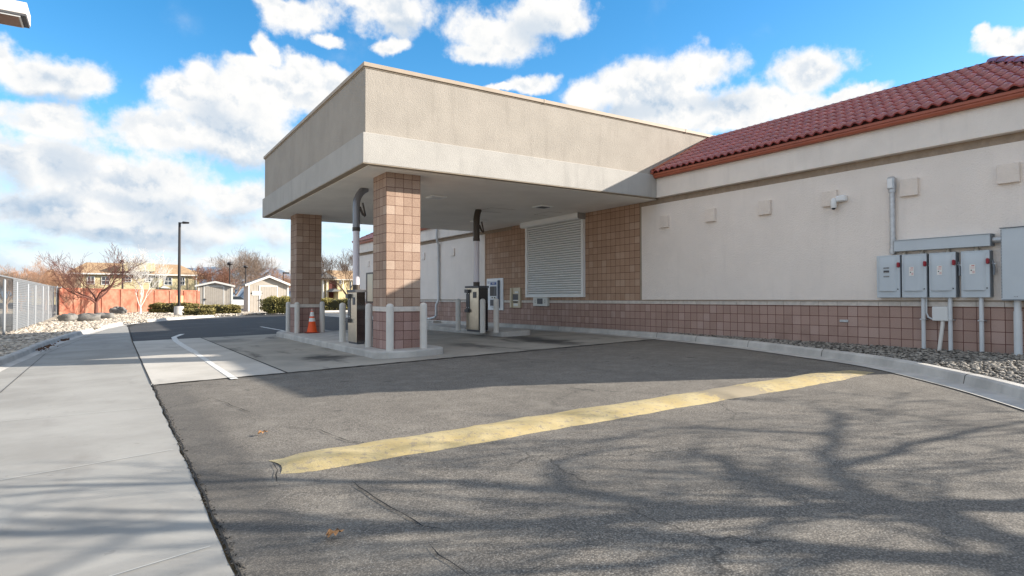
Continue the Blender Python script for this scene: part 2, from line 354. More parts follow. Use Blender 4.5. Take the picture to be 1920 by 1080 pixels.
def ground_mat(name, kind):
    M = bpy.data.materials.new(name); M.use_nodes = True; t = NT(M.node_tree)
    b = t.node('ShaderNodeBsdfPrincipled', _Roughness=.9); b.inputs['Specular IOR Level'].default_value = .25
    o = t.node('ShaderNodeOutputMaterial'); t.l.new(b.outputs[0], o.inputs[0])
    geo = t.node('ShaderNodeNewGeometry'); pos = geo.outputs['Position']
    if kind == 'asphalt':
        vo = t.node('ShaderNodeTexVoronoi', feature='F1', _Scale=105.); t.l.new(pos, vo.inputs['Vector'])
        sep = t.node('ShaderNodeSeparateColor'); t.l.new(vo.outputs['Color'], sep.inputs[0])
        tone = t.ramp(sep.outputs[0], .0, 1.)
        c = t.mix(tone, (.098, .087, .074, 1), (.262, .232, .194, 1))
        c = t.mix(t.ramp(sep.outputs[1], .93, .97, 0., .7), c, (.38, .35, .31, 1))
        c = t.mix(t.ramp(vo.outputs['Distance'], .45, .8, 0., .8), c, (.08, .073, .066, 1))
        fine = t.noise(pos, 220., 2., .6); c = t.mix(t.ramp(fine, .62, .75), c, (.04, .038, .036, 1))
        big = t.ramp(t.noise(pos, .55, 5., .6), .35, .68); c = t.mix(t.math('MULTIPLY', big, .38), c, (.095, .086, .075, 1))
        med = t.ramp(t.noise(pos, 3.2, 5., .65), .45, .7); c = t.mix(t.math('MULTIPLY', med, .22), c, (.32, .29, .245, 1))
        sx = t.node('ShaderNodeSeparateXYZ'); t.l.new(pos, sx.inputs[0])
        tar = t.ramp(t.math('ADD', sx.outputs[0], t.math('MULTIPLY', t.noise(pos, .8, 4., .6), .5)), -11.25, -11.45)
        c = t.mix(t.math('MULTIPLY', tar, .42), c, (.06, .056, .052, 1))
        lane = t.ramp(t.noise(t.vmath('MULTIPLY', pos, (1.1, .12, 1.)), 1., 4., .55), .50, .68); c = t.mix(t.math('MULTIPLY', lane, .25), c, (.085, .075, .065, 1))
        oil = t.ramp(t.noise(pos, 2.6, 2., .5), .70, .76); c = t.mix(t.math('MULTIPLY', oil, .5), c, (.05, .045, .04, 1))
        wv = t.vmath('ADD', pos, t.vmath('MULTIPLY', t.noise(pos, 1.3, 4., .6, 'Color'), (.9, .9, 0)))
        v2 = t.node('ShaderNodeTexVoronoi', feature='DISTANCE_TO_EDGE', _Scale=.42); t.l.new(wv, v2.inputs['Vector'])
        lines = t.math('MULTIPLY', t.ramp(v2.outputs['Distance'], .006, .002), t.ramp(t.noise(pos, .35, 2., .5), .50, .58))
        c = t.mix(t.math('MULTIPLY', lines, .55), c, (.03, .028, .026, 1))
        h = t.math('SUBTRACT', t.math('MULTIPLY', t.noise(pos, 60., 3., .7), .6), vo.outputs['Distance'])
        bs, bd = .32, .004
    elif kind == 'darker':  # darker asphalt tone with fine grain
        c = t.mix(t.ramp(t.noise(pos, 90., 3., .7), .3, .7), (.035, .035, .037, 1), (.085, .083, .082, 1))
        c = t.mix(t.math('MULTIPLY', t.ramp(t.noise(pos, .5, 5., .6), .5, .7), .4), c, (.13, .125, .12, 1))
        h = t.noise(pos, 80., 3., .7); bs, bd = .4, .005
    else:
        base, hi = ((.40, .372, .33), (.50, .468, .42)) if kind == 'concrete' else ((.27, .25, .215), (.37, .335, .285))  # pad base lowered to deepen the shade under the canopy
        if kind == 'walk': base, hi = (.255, .243, .222), (.33, .318, .292)
        c = t.mix(t.ramp(t.noise(pos, .9, 6., .62), .3, .7), c4(base), c4(hi))
        c = t.mix(t.ramp(t.noise(pos, 160., 2., .6), .55, .75, 0., .25), c, (.22, .21, .19, 1))
        stv = t.vmath('MULTIPLY', pos, (1.6, .45, 1.)); st = t.ramp(t.noise(stv, 1.1, 5., .6), .56, .74)
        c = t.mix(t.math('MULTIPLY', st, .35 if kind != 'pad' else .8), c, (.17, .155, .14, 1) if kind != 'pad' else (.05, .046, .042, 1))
        spk = t.ramp(t.noise(pos, 9., 3., .55), .68, .72); c = t.mix(t.math('MULTIPLY', spk, .25), c, (.12, .11, .10, 1))
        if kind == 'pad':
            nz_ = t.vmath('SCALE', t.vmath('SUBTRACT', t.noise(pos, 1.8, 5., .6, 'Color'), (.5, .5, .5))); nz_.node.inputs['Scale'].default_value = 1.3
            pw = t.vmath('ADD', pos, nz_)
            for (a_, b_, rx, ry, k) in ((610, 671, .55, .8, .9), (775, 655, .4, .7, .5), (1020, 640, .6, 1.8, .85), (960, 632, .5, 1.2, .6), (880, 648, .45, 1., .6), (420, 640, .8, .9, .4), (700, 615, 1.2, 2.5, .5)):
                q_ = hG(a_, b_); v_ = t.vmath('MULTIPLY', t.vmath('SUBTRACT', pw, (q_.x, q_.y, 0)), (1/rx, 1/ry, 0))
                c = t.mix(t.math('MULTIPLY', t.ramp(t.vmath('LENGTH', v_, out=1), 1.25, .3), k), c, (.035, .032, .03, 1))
        h = t.noise(pos, 120., 3., .7); bs, bd = .25, .003
    t.l.new(c, b.inputs['Base Color'])
    bn = t.node('ShaderNodeBump', _Strength=bs, _Distance=bd); t.l.new(h, bn.inputs['Height']); t.l.new(bn.outputs[0], b.inputs['Normal'])
    return M
ASPH = ground_mat('asphalt', 'asphalt'); ASPHD = ground_mat('dark_asphalt', 'darker')
CONC = ground_mat('concrete', 'concrete'); PADM = ground_mat('stained_shaded_concrete', 'pad'); WALK = ground_mat('walk_concrete', 'walk')
KERB = mat('kerb_concrete', (.46,.435,.40), .9, var=.16, vscale=2.2, bump=.3, bscale=70, grime=.25)
PAINTW = mat('white_road_paint', (.60,.59,.56), .8, var=.12, vscale=12, bump=.3, bscale=80)
def worn_yellow():
    M = bpy.data.materials.new('worn_yellow_paint'); M.use_nodes = True; t = NT(M.node_tree)
    b = t.node('ShaderNodeBsdfPrincipled', _Roughness=.85); o = t.node('ShaderNodeOutputMaterial'); t.l.new(b.outputs[0], o.inputs[0])
    pos = t.node('ShaderNodeNewGeometry').outputs['Position']
    s = t.node('ShaderNodeSeparateXYZ'); t.l.new(pos, s.inputs[0])
    c = t.mix(t.ramp(t.noise(pos, 3., 5., .6), .3, .7), (.39, .295, .13, 1), (.44, .355, .19, 1))
    n = t.noise(pos, 16., 6., .75)
    d = t.math('ABSOLUTE', t.math('ADD', s.outputs[0], 6.05)); near = t.ramp(d, .6, .1, 0., .30)
    far = t.ramp(s.outputs[0], -5.5, -3.3, 0., .06)
    f = t.ramp(t.math('ADD', n, t.math('ADD', near, far)), .54, .60)
    c = t.mix(t.math('MULTIPLY', f, .75), c, (.24, .20, .15, 1)); t.l.new(c, b.inputs['Base Color'])
    bn = t.node('ShaderNodeBump', _Strength=.7, _Distance=.008); t.l.new(t.noise(pos, 55., 4., .7), bn.inputs['Height']); t.l.new(bn.outputs[0], b.inputs['Normal'])
    return M
YELP = worn_yellow()

# ------------------------------------------------------------------ the ground
import bmesh
def sheet(name, poly, dz, M, kind='structure', zf=g, cuts=(-17., 0.)):
    me = bpy.data.meshes.new(name); bm = bmesh.new()
    bm.faces.new([bm.verts.new((p[0], p[1], 0)) for p in poly])
    for c in cuts:
        bmesh.ops.bisect_plane(bm, geom=bm.verts[:]+bm.edges[:]+bm.faces[:], plane_co=(c, 0, 0), plane_no=(1, 0, 0))
    bmesh.ops.triangulate(bm, faces=bm.faces[:])
    for v in bm.verts: v.co.z = zf(v.co.x)+dz
    bmesh.ops.recalc_face_normals(bm, faces=bm.faces[:])
    if sum(f.normal.z for f in bm.faces) < 0: bmesh.ops.reverse_faces(bm, faces=bm.faces[:])
    bm.to_mesh(me); bm.free(); me.materials.append(M)
    o = bpy.data.objects.new(name, me); col.objects.link(o)
    if kind: o['kind'] = kind
    return o
curbL = [(-14.75,-40),(-14.75,-10),(-14.7,8),(-14.55,14),(-14.47,16.5),(-14.33,18.6),(-14.15,22.6),(-13.75,27),(-13.2,31.2),(-12.6,35),(-11.9,38),(-10.9,40.6),(-9.5,42.6),(-7.7,44.4),(-5.6,45.8),(-3,46.8),(0,47.4),(10,48.6),(30,50)]
curbR = [(-1.2,60),(-1.2,26),(-1.15,24.6),(-.7,21.0),(-.5,18),(-.42,15.4),(-.45,12.3),(-.72,10.2),(-1.05,8.5),(-1.55,6.9),(-2.2,5.15),(-3.3,3.6),(-4.2,2.6),(-5.6,1.2),(-7.2,-.6),(-9,-3),(-11,-6)]
sheet('ground', [(-6000,-3000),(6000,-3000),(6000,9000),(-6000,9000)], -.03, GROUND)
sheet('asphalt_lot', [(-12.0,-40),(12,-40),(12,60),(-12.0,60)], 0, ASPH)
jag = random.Random(3)
ed = []
y = -6.
while y < 11.3:
    ed.append((-12.02+jag.uniform(-.012, .012), y)); y += .22
sheet('concrete_walk', [(-14.9,-40)]+[(-12.02,-40)]+ed+[(-12.03,22.75),(-11.95,34),(-11.6,37.5),(-11.2,40.5),(-12.9,38),(-14.9,34)], .004, WALK)
padf = [(-12.02+i*.19, 11.06+.42*i/60+jag.uniform(-.018, .018)) for i in range(61)]
sheet('concrete_pad', padf[:11]+[(-10.0,11.13),(-10.1,22.72),(-12.0,22.75)], .009, CONC)
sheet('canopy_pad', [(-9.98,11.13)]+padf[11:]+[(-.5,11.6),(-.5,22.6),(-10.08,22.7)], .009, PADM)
sheet('far_asphalt', [(-11.99,22.76),(-.9,22.66),(-.9,50),(-11.99,42),(-11.95,34)], .004, ASPHD)
def ribbon(name, pts, wd, dz, M, kind='structure', jit=0., seed=1):
    rr = random.Random(seed); Lp, Rp = [], []
    P = []
    for i in range(len(pts)-1):
        a, b = Vector(pts[i]).to_2d(), Vector(pts[i+1]).to_2d(); n = max(1, int((b-a).length/(.12 if jit else .5)))
        for k in range(n): P.append(a.lerp(b, k/n))
    P.append(Vector(pts[-1]).to_2d())
    if jit: P = [p+Vector((rr.gauss(0, jit), rr.gauss(0, jit))) for p in P]
    mb = MB(); vs = []
    for i, p in enumerate(P):
        d = (P[min(i+1, len(P)-1)]-P[max(i-1, 0)]).normalized(); n = Vector((-d.y, d.x))
        ww = wd*(rr.uniform(.35, 1.5) if jit else 1)
        if jit and i in (0, len(P)-1): ww *= .2
        for s_ in (-1, 1): q = p+n*ww*.5*s_; vs.append((q.x, q.y, g(q.x)+dz))
    mb.add(vs, [(2*i, 2*i+1, 2*i+3, 2*i+2) for i in range(len(P)-1)])
    o = mb.build(name, M); o['kind'] = kind; return o
JOINT = mat('joint_fill', (.42,.41,.38), .9)
# joints scored in the walk and pads
for a, b in (((0,903),(325,845)), ((190,1090),(394,1028)), ((0,738),(85,664)), ((85,664),(222,609)), ((0,792),(300,764))):
    p, q = hG(*a), hG(*b); ribbon('walk_joint', [p, q], .009, .013, CRACK if a == (0,738) or a == (85,664) else JOINT)
ribbon('walk_edge_gap', [(-11.99, -5)]+[(x+.02, y) for x, y in ed[2:]]+[(-12.01, 11.1)], .011, .0125, CRACK, jit=.004)
ribbon('walk_edge_gap', [(-12.01, 11.2), (-12.01, 22.7)], .018, .0135, CRACK)
ribbon('walk_edge_gap', [(-12.0, 22.7), (-11.9, 34), (-11.5, 37.5)], .03, .0125, CRACK)
ribbon('pad_joint', [(-9.99, 11.13), (-10.09, 22.7)], .03, .0135, CRACK)
ribbon('pad_joint', [hG(300,703), hG(500,688)], .014, .0135, KERB)
ribbon('pad_edge_gap', [(-12.0,11.06),(-10,11.12),(-6,11.3),(-.6,11.5)], .045, .0145, CRACK, jit=.012, seed=5)
ribbon('pad_edge_gap', [(-12.0,22.76),(-8.2,22.7)], .05, .0145, CRACK, jit=.01)
ribbon('lane_line', [hG(440,712), hG(398,684), hG(366,662)], .11, .014, PAINTW)
ribbon('lane_line', [hG(366,662), hG(345,650), hG(330,640), hG(326,633), hG(342,627)], .16, .0145, PAINTW)
ribbon('lane_line', [hG(489,613), hG(538,622)], .1, .014, PAINTW)
cr = 11
for pts in ([(513,866),(518,884),(520,905),(560,910)], [(662,905),(700,935),(755,965),(790,990),(845,1000)], [(800,1022),(850,1060),(885,1085)],
            [(400,748),(430,760),(470,775)], [(535,800),(600,808),(650,828),(720,838)], [(975,1085),(1040,1048)], [(470,905),(505,903)], [(1035,835),(1090,845),(1150,838)]):
    cr += 1; ribbon('asphalt_crack', [hG(*p) for p in pts], .008, .0105, CRACK, jit=.01, seed=cr)

# curbs: one profile swept along a path
def sweep(name, path, prof, M, parent=None):      # prof: (offset to the left of travel, height over g)
    mb = MB(); n = len(prof); vs = []
    for i, p in enumerate(path):
        a = Vector(path[max(i-1, 0)]); b = Vector(path[min(i+1, len(path)-1)]); d = (b-a).normalized(); nn = Vector((-d.y, d.x))
        for (o_, h) in prof: q = Vector(p)+nn*o_; vs.append((q.x, q.y, g(p[0])+h))
    fs = [(i*n+k, i*n+k+1, (i+1)*n+k+1, (i+1)*n+k) for i in range(len(path)-1) for k in range(n-1)]
    mb.add(vs, fs); o = mb.build(name, M, parent); return o
def smooth(path, n=4):
    out = []
    for i in range(len(path)-1):
        p0 = Vector(path[max(i-1, 0)]); p1 = Vector(path[i]); p2 = Vector(path[i+1]); p3 = Vector(path[min(i+2, len(path)-1)])
        if (p2-p1).length > 8: out.append(tuple(p1)); continue
        for k in range(n):
            t = k/n; out.append(tuple(.5*((2*p1)+(-p0+p2)*t+(2*p0-5*p1+4*p2-p3)*t*t+(-p0+3*p1-3*p2+p3)*t**3)))
    out.append(tuple(path[-1])); return out
CL, CR = smooth(curbL), smooth(curbR)
cprof = [(-.30,.006),(-.03,.012),(0,.02),(.02,.12),(.05,.145),(.15,.15),(.17,.14),(.17,-.05)]
o = sweep('street_curb', CL, cprof, KERB); o['kind'] = 'structure'
o = sweep('building_curb', CR, cprof, KERB); o['kind'] = 'structure'
for (x, y) in ((1112,618),(1249,634),(1317,643),(1418,652),(1578,672),(1805,724),(1000,617)):
    p = hG(x, y); k = min(range(len(CR)), key=lambda i: (Vector(CR[i])-p.to_2d()).length)
    d = (Vector(CR[min(k+1, len(CR)-1)])-Vector(CR[k-1])).normalized(); nn = Vector((-d.y, d.x)); z = g(p.x)
    mb = MB(); q = [Vector(CR[k])+nn*a for a in (-.002, .017, .048, .172)]
    hs_ = [.02, .122, .148, .1525]; vs = []
    for a, h in zip(q, hs_):
        for s_ in (-.006, .006): vs.append((a.x+d.x*s_, a.y+d.y*s_, z+h+.002))
    mb.add(vs, [(0,1,3,2),(2,3,5,4),(4,5,7,6)]); o = mb.build('curb_joint', CRACK); o['kind'] = 'structure'

# planting beds
def bedz(x, y):
    k = min(1, max(0, (y-42)/12.)); return (g(x)+.125)*(1-k)+.11*k
def bed(name, inner, outer, M, zf, nseg=6):
    mb = MB(); vs = []
    for a, b in zip(inner, outer):
        for k in range(nseg+1):
            q = Vector(a).lerp(Vector(b), k/nseg); vs.append((q.x, q.y, zf(q.x, q.y)))
    n = nseg+1
    mb.add(vs, [(i*n+k, i*n+k+1, (i+1)*n+k+1, (i+1)*n+k) for i in range(len(inner)-1) for k in range(nseg)])
    o = mb.build(name, M); o['kind'] = 'structure'; return o
def left_off(path, d):
    out = []
    for i, p in enumerate(path):
        a = Vector(path[max(i-1, 0)]); b = Vector(path[min(i+1, len(path)-1)]); t = (b-a).normalized(); out.append((p[0]-t.y*d, p[1]+t.x*d))
    return out
inn = left_off(CL, .16)
outer = []
for (x, y) in inn:
    if y < 38: outer.append((-40, y if y < 30 else 30+(y-30)*6))
    else: outer.append((-40+(x+12.)*4.4 if x < 0 else 13+x*2, 78+(x+12)*3))
outer = [(max(-80, min(200, a)), min(b, 300)) for a, b in outer]
bed('planting_bed', inn, outer, BED, bedz)
sheet('far_lot', [(-5.5,60.5),(60,62),(150,240),(-60,240),(-16,64)], 0, ASPHD, zf=lambda x: .118, cuts=())
# ------------------------------------------------------------------ pebbles
PH = (1+5**.5)/2
ICO = [Vector(v).normalized() for v in ((-1,PH,0),(1,PH,0),(-1,-PH,0),(1,-PH,0),(0,-1,PH),(0,1,PH),(0,-1,-PH),(0,1,-PH),(PH,0,-1),(PH,0,1),(-PH,0,-1),(-PH,0,1))]
ICF = [(0,11,5),(0,5,1),(0,1,7),(0,7,10),(0,10,11),(1,5,9),(5,11,4),(11,10,2),(10,7,6),(7,1,8),(3,9,4),(3,4,2),(3,2,6),(3,6,8),(3,8,9),(4,9,5),(2,4,11),(6,2,10),(8,6,7),(9,8,1)]
def stones(name, spots, M, rr):
    mb = MB()
    for (x, y, z, s) in spots:
        a = rr.uniform(0, 6.28); ca, sa = math.cos(a), math.sin(a); sx, sy, sz = s*rr.uniform(.8, 1.4), s*rr.uniform(.55, .95), s*rr.uniform(.35, .6)
        tx, ty = rr.uniform(-.35, .35), rr.uniform(-.35, .35)
        vs = []
        for v in ICO:
            k = rr.uniform(.85, 1.12); X, Y, Z = v.x*sx*k, v.y*sy*k, v.z*sz*k+tx*v.x*s*.5+ty*v.y*s*.5
            vs.append((x+X*ca-Y*sa, y+X*sa+Y*ca, z+Z))
        mb.add(vs, ICF, True)
    o = mb.build(name, M, fix=False); o['kind'] = 'stuff'; return o
rr = random.Random(5)
CRI = left_off(CR, .17)
def xr(y):
    for i in range(len(CRI)-1):
        (x0, y0), (x1, y1) = CRI[i], CRI[i+1]
        if (y0-y)*(y1-y) <= 0 and y0 != y1: return x0+(x1-x0)*(y-y0)/(y1-y0)
    return -.5
sp_ = []
while len(sp_) < 8500:
    y = 2.2+9.6*rr.random()**1.5; x0 = xr(y)+.03
    if x0 > -.06: continue
    x = rr.uniform(max(x0, -4.6), -.02)
    if rr.random() > (-x0)/3.6+.25: continue
    k = (x-x0)/(-x0); sp_.append((x, y, (g(x0)+.13)*(1-k)+.262*k+rr.uniform(-.012, .02), rr.uniform(.02, .042)))
stones('river_rock', sp_, GRAVW, rr)['label'] = 'grey river rock filling the bed between curb and block wall'
bed('rock_bed_soil', [(xr(y)+0, y) for y in [12.2, 11, 10, 9, 8, 7, 6, 5, 4.4, 3.8, 3.2, 2.6, 2]], [(.05, y) for y in [12.2, 11, 10, 9, 8, 7, 6, 5, 4.4, 3.8, 3.2, 2.6, 2]], mat('bed_dark', (.06,.05,.045), .95), lambda x, y: (.235 if x > -.3 else .235-.02*(-x)))
sp_ = []
CLI = inn
def xl(y):
    for i in range(len(CLI)-1):
        (x0, y0), (x1, y1) = CLI[i], CLI[i+1]
        if (y0-y)*(y1-y) <= 0 and y0 != y1: return x0+(x1-x0)*(y-y0)/(y1-y0)
    return -14
while len(sp_) < 9500:
    y = rr.uniform(13, 46); x0 = xl(min(y, 45))
    x = x0-rr.random()**1.3*(3.5 if y < 30 else 6); 
    if x > 8: continue
    s = rr.uniform(.04, .085); sp_.append((x, y, bedz(x, y)+s*.12, s))
for i in range(9000):
    x = rr.uniform(-15.5, 8); y0 = (30 if x < -13 else 36) if x < -11 else (43+ (x+9)*.35 if x < 0 else 47+x*.15); y = y0+1.2+rr.random()**1.2*(20 if x < -5 else 9); s = rr.uniform(.06, .11); sp_.append((x, y, bedz(x, y)+s*.12, s))
stones('landscape_rock', sp_, GRAVL, rr)['label'] = 'tan landscape rock covering the bed behind the far curb'
sp_ = []
while len(sp_) < 900:
    y = 1.5+9.5*rr.random()**1.4; x = -12.0+abs(rr.gauss(0, .022))-.012; sp_.append((x, y, g(x)+.008, rr.uniform(.004, .012)))
stones('edge_crumbs', sp_, mat('crumb', (.045,.042,.038), .95, island=.8), rr)['label'] = 'dark crumbled asphalt along the edge of the concrete walk'
# leaf litter in the gutter
def litter(name, px, n, sx, sy, label):
    c = hG(*px); mb = MB(); q = random.Random(px[0])
    for i in range(n):
        x, y = c.x+q.gauss(0, sx), c.y+q.gauss(0, sy); z = g(x)+.02+q.random()*.05*math.exp(-((x-c.x)/sx)**2)
        a = Vector((q.gauss(0, 1), q.gauss(0, 1), q.gauss(0, .5))).normalized()*.03; b = a.orthogonal().normalized()*.02
        P = Vector((x, y, z)); mb.add([P-a-b, P+a-b, P+a+b, P-a+b], [(0, 1, 2, 3)])
    o = mb.build(name, DEAD, fix=False); o['label'] = label; o['kind'] = 'stuff'
litter('leaf_litter', (70,653), 420, .12, .75, 'brown leaf litter piled in the gutter of the curved curb')
litter('leaf_litter', (115,638), 160, .1, .4, 'small tuft of dry leaves in the gutter further up the curb')
# fallen leaves
for (px, py), lab in (((492,815), 'curled tan leaf lying on the asphalt above the yellow hump end'), ((627,1007), 'orange leaf lying on the asphalt in the foreground')):
    c = hG(px, py, .01); mb = MB(); n = 9
    out = [(math.cos(a)*.042*(1+.35*math.cos(5*a)), math.sin(a)*.032*(1+.3*math.cos(3*a))) for a in [6.283*i/18 for i in range(18)]]
    vs = [(c.x, c.y, c.z+.03)]+[(c.x+x, c.y+y, c.z+.006+.035*abs(math.sin(7*x*10))) for x, y in out]
    mb.add(vs, [(0, i+1, (i+1) % 18+1) for i in range(18)], True)
    o = mb.build('fallen_leaf', LEAF, loc=(c.x, c.y, c.z)); tag(o, lab, 'leaf', 'fallen leaves')
# yellow hump
mb = MB(); xs = [-11.45+.12*i for i in range(72)]; n = 7; rr2 = random.Random(2); off0, off1 = .0, .0
for i, x in enumerate(xs):
    off0 += (rr2.uniform(-.03, .03)-off0*.5); off1 += (rr2.uniform(-.03, .03)-off1*.5)
    endk = min(1, (i+.4)/2.5, (len(xs)-i-.6)/8)
    ya, yb = 4.80+off0*.6+(1-endk)*.1, 5.42+off1-(1-endk)*.12
    for k in range(n):
        t = k/(n-1); mb.v.append((x+(.05*math.sin(t*3.14) if i == 0 else 0), ya+(yb-ya)*t, g(x)+.001+.05*math.sin(math.pi*t)**.7*endk*(1+.12*math.sin(x*9))))
mb.f = [(i*n+k, i*n+k+1, (i+1)*n+k+1, (i+1)*n+k) for i in range(len(xs)-1) for k in range(n-1)]; mb.m = [0]*len(mb.f); mb.sm = [True]*len(mb.f)
o = mb.build('speed_hump', YELP, loc=(-7, 5.1, g(-7))); tag(o, 'low asphalt hump painted worn yellow running across the drive to the curb', 'speed hump')

# ------------------------------------------------------------------ the bank building
B = thing('bank_building', (0, 12, .15), 'long single storey stucco and block building with red tile roof', 'building')
YE, YN = 3.05, 36.5          # near and far ends of the wall
MB().box((0, YE, -.2), (14, YN, 1.04)).build('lower_wall', BLK_WR, B)
MB().box((0, YE, 1.04), (14, YN, 4.3)).build('block_wall', BLK_WT, B)
mb = MB()
joints = []
y = 13.01+.2032
while y > YE: joints.append(y); y -= .4064
prev = YE
for a in sorted(joints)+[12.79+.22+.4064*i for i in range(1, 60)]:
    if a > YN: break
    if a-prev > .03: mb.box((-.018, prev+.003, 1.045), (.05, a-.003, 1.135), .003)
    prev = a
mb.build('cap_course', CAPB, B)
for a_, b_ in ((YE, 12.70), (21.45, YN)): MB().box((-.045, a_, 1.138), (.02, b_, 1.158)).build('stucco_drip_bead', COPING, B)
mb = MB().box((-.035, YE, 1.16), (.05, 12.70, 3.77), .004); mb.build('stucco_panel', STUC_W, B)
mb = MB().box((-.035, 21.45, 1.16), (.05, YN+.05, 3.77), .004); mb.build('stucco_panel', STUC_W, B)
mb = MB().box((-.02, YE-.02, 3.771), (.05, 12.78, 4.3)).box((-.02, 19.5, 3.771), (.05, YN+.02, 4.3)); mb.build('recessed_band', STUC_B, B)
MB().box((-.012, 12.705, 1.14), (.04, 12.785, 3.77)).build('expansion_joint', TRIM, B)
FX = -.18
MB().box((FX, YE-.18, 3.92), (.3, 12.0, 4.44), .006).build('fascia_band', STUC_C, B)
MB().box((FX, 21.9, 3.92), (.3, YN+.18, 4.44), .006).build('fascia_band', STUC_C, B)
gp = [(-.20,4.43),(-.28,4.435),(-.30,4.47),(-.30,4.495),(-.325,4.505),(-.325,4.555),(-.30,4.56),(-.17,4.56)]
MB().extr(gp, 'Y', YE-.25, 11.99).build('gutter', GUTTER, B)
MB().extr(gp, 'Y', 21.95, YN+.25).build('gutter', GUTTER, B)
# mansard of S tiles
EX, EZ, TX, TZ = -.34, 4.57, 2.0, 5.82
def mansard(y0, y1, hip0, hip1, name):
    SL = math.hypot(TX-EX, TZ-EZ); ux, uz = (TX-EX)/SL, (TZ-EZ)/SL; nx, nz = -uz, ux
    tw, ch = .196, .36; rows = int(round(SL/ch)); ch = SL/rows
    r_ = MB()
    ncol = int((y1-y0)/tw)+1; S = 8
    for rI in range(rows):
        for c in range(ncol):
            vs = []; ya = y0+c*tw
            skip = False
            for e in (0, 1):
                s = rI*ch+(e*(ch+.02)-.02); lift = .026 if e == 0 else .008
                for k in range(S+1):
                    t = k/S; yy = ya+t*tw
                    hgt = .036*math.sin(math.pi*t/.62) if t < .62 else -.018*math.sin(math.pi*(t-.62)/.38)
                    h = lift+hgt+.02
                    x = EX+ux*s+nx*h; z = EZ+uz*s+nz*h
                    lo = y0+(x-EX) if hip0 else y0; hi = y1-(x-EX) if hip1 else y1
                    vs.append((x, min(max(yy, lo), hi), z))
            if max(v[1] for v in vs)-min(v[1] for v in vs) < .01: continue
            b = S+1; nb = [(v[0]-nx*.03, v[1], v[2]-nz*.03) for v in vs[:b]]
            r_.add(vs+nb, [(k, k+1, b+k+1, b+k) for k in range(S)]+[(2*b+k, 2*b+k+1, k+1, k) for k in range(S)], False)
            for q in range(S): r_.sm[-(2*S)+q] = True
    o = r_.build(name, TILE, B, fix=False)
    u = MB()
    a0 = y0+(TX-EX if hip0 else 0); a1 = y1-(TX-EX if hip1 else 0)
    u.add([(EX, y0, EZ-.01), (EX, y1, EZ-.01), (TX, a1, TZ-.01), (TX, a0, TZ-.01)], [(0, 1, 2, 3)])
    if hip0: u.add([(EX, y0, EZ-.01), (TX, a0, TZ-.01), (14, a0, TZ-.01), (14, y0, EZ-.01)], [(0, 1, 2, 3)])
    if hip1: u.add([(EX, y1, EZ-.01), (TX, a1, TZ-.01), (14, a1, TZ-.01), (14, y1, EZ-.01)], [(0, 1, 2, 3)])
    u.box((TX-.05, a0-.02, TZ-.2), (14, a1+.02, TZ+.035))
    u.box((EX+.05, y0+.05, EZ-.06), (14, y1-.05, EZ-.015))
    u.box((EX+.05, y0+.03, 4.50), (EX+.09, y1-.02, EZ+.045))
    u.build('roof_deck', TILEU, B)
    return o
rf = mansard(YE-.3, 12.0, True, False, 'tile_roof')
mansard(21.9, YN+.3, False, True, 'tile_roof')
# hip caps
def hipcaps(p, q, name):
    mb = MB(); p, q = Vector(p), Vector(q); L = (q-p).length; n = int(L/.3); d = (q-p)/L; s = d.cross(Vector((0, 0, 1))).normalized(); uu = s.cross(d)
    for i in range(n):
        vs = []
        for e in (0, 1):
            c = p+d*(i*L/n+e*(L/n+.03)); lift = .05-.022*e
            for k in range(7): a = math.pi*k/6; vs.append(c+s*math.cos(a)*.11+uu*(math.sin(a)*.08+lift))
        mb.add(vs, [(k, k+1, 8+k, 7+k) for k in range(6)], True); mb.add(vs[:7], [tuple(range(7))])
    return mb.build(name, TILE, B, fix=False)
hipcaps((EX, YE-.3, EZ), (TX, YE-.3+TX-EX, TZ), 'hip_cap'); hipcaps((EX, YN+.3, EZ), (TX, YN+.3-TX+EX, TZ), 'hip_cap')
MB().box((EX-.02, 11.93, EZ-.03), (EX+.02, 12.02, EZ+.08)).build('rake_flashing', GUTTER, B)
mb = MB(); SLx, SLz = TX-EX, TZ-EZ
for (oy, oz, wy) in ((11.86, .10, .17), (11.80, .05, .07)):
    mb.add([(EX, oy, EZ+oz), (EX, oy+wy, EZ+oz), (TX+.1, oy+wy, TZ+oz), (TX+.1, oy, TZ+oz), (EX, oy, EZ-.02), (TX+.1, oy, TZ-.02)], [(0, 1, 2, 3), (0, 3, 5, 4)])
mb.build('rake_flashing', GUTTER, B)
ACC = mat('stucco_accent', (.76,.67,.59), .95, var=.05, bump=.8, bscale=45)
# accent squares
for k in range(-1, 6):
    yt = 11.92-1.524*k if k >= 0 else None
    if yt is None: continue
    MB().box((-.10, yt-.28, 3.10), (-.03, yt+.03, 3.42), .004).build('accent_tile', ACC, B)
for yt in (24.35, 25.9, 27.42, 28.95, 30.5, 32.0, 33.5, 35.05):
    MB().box((-.085, yt-.31, 3.07), (-.03, yt, 3.39), .006).build('accent_tile', STUC_W, B)
# narrow far window
wn = MB().box((-.05, 34.05, .95), (.0, 35.3, 2.72)).build('window', BLACK, B)
MB().box((-.06, 34.14, 1.05), (-.052, 35.02, 2.62)).build('pane', REFLW, wn)
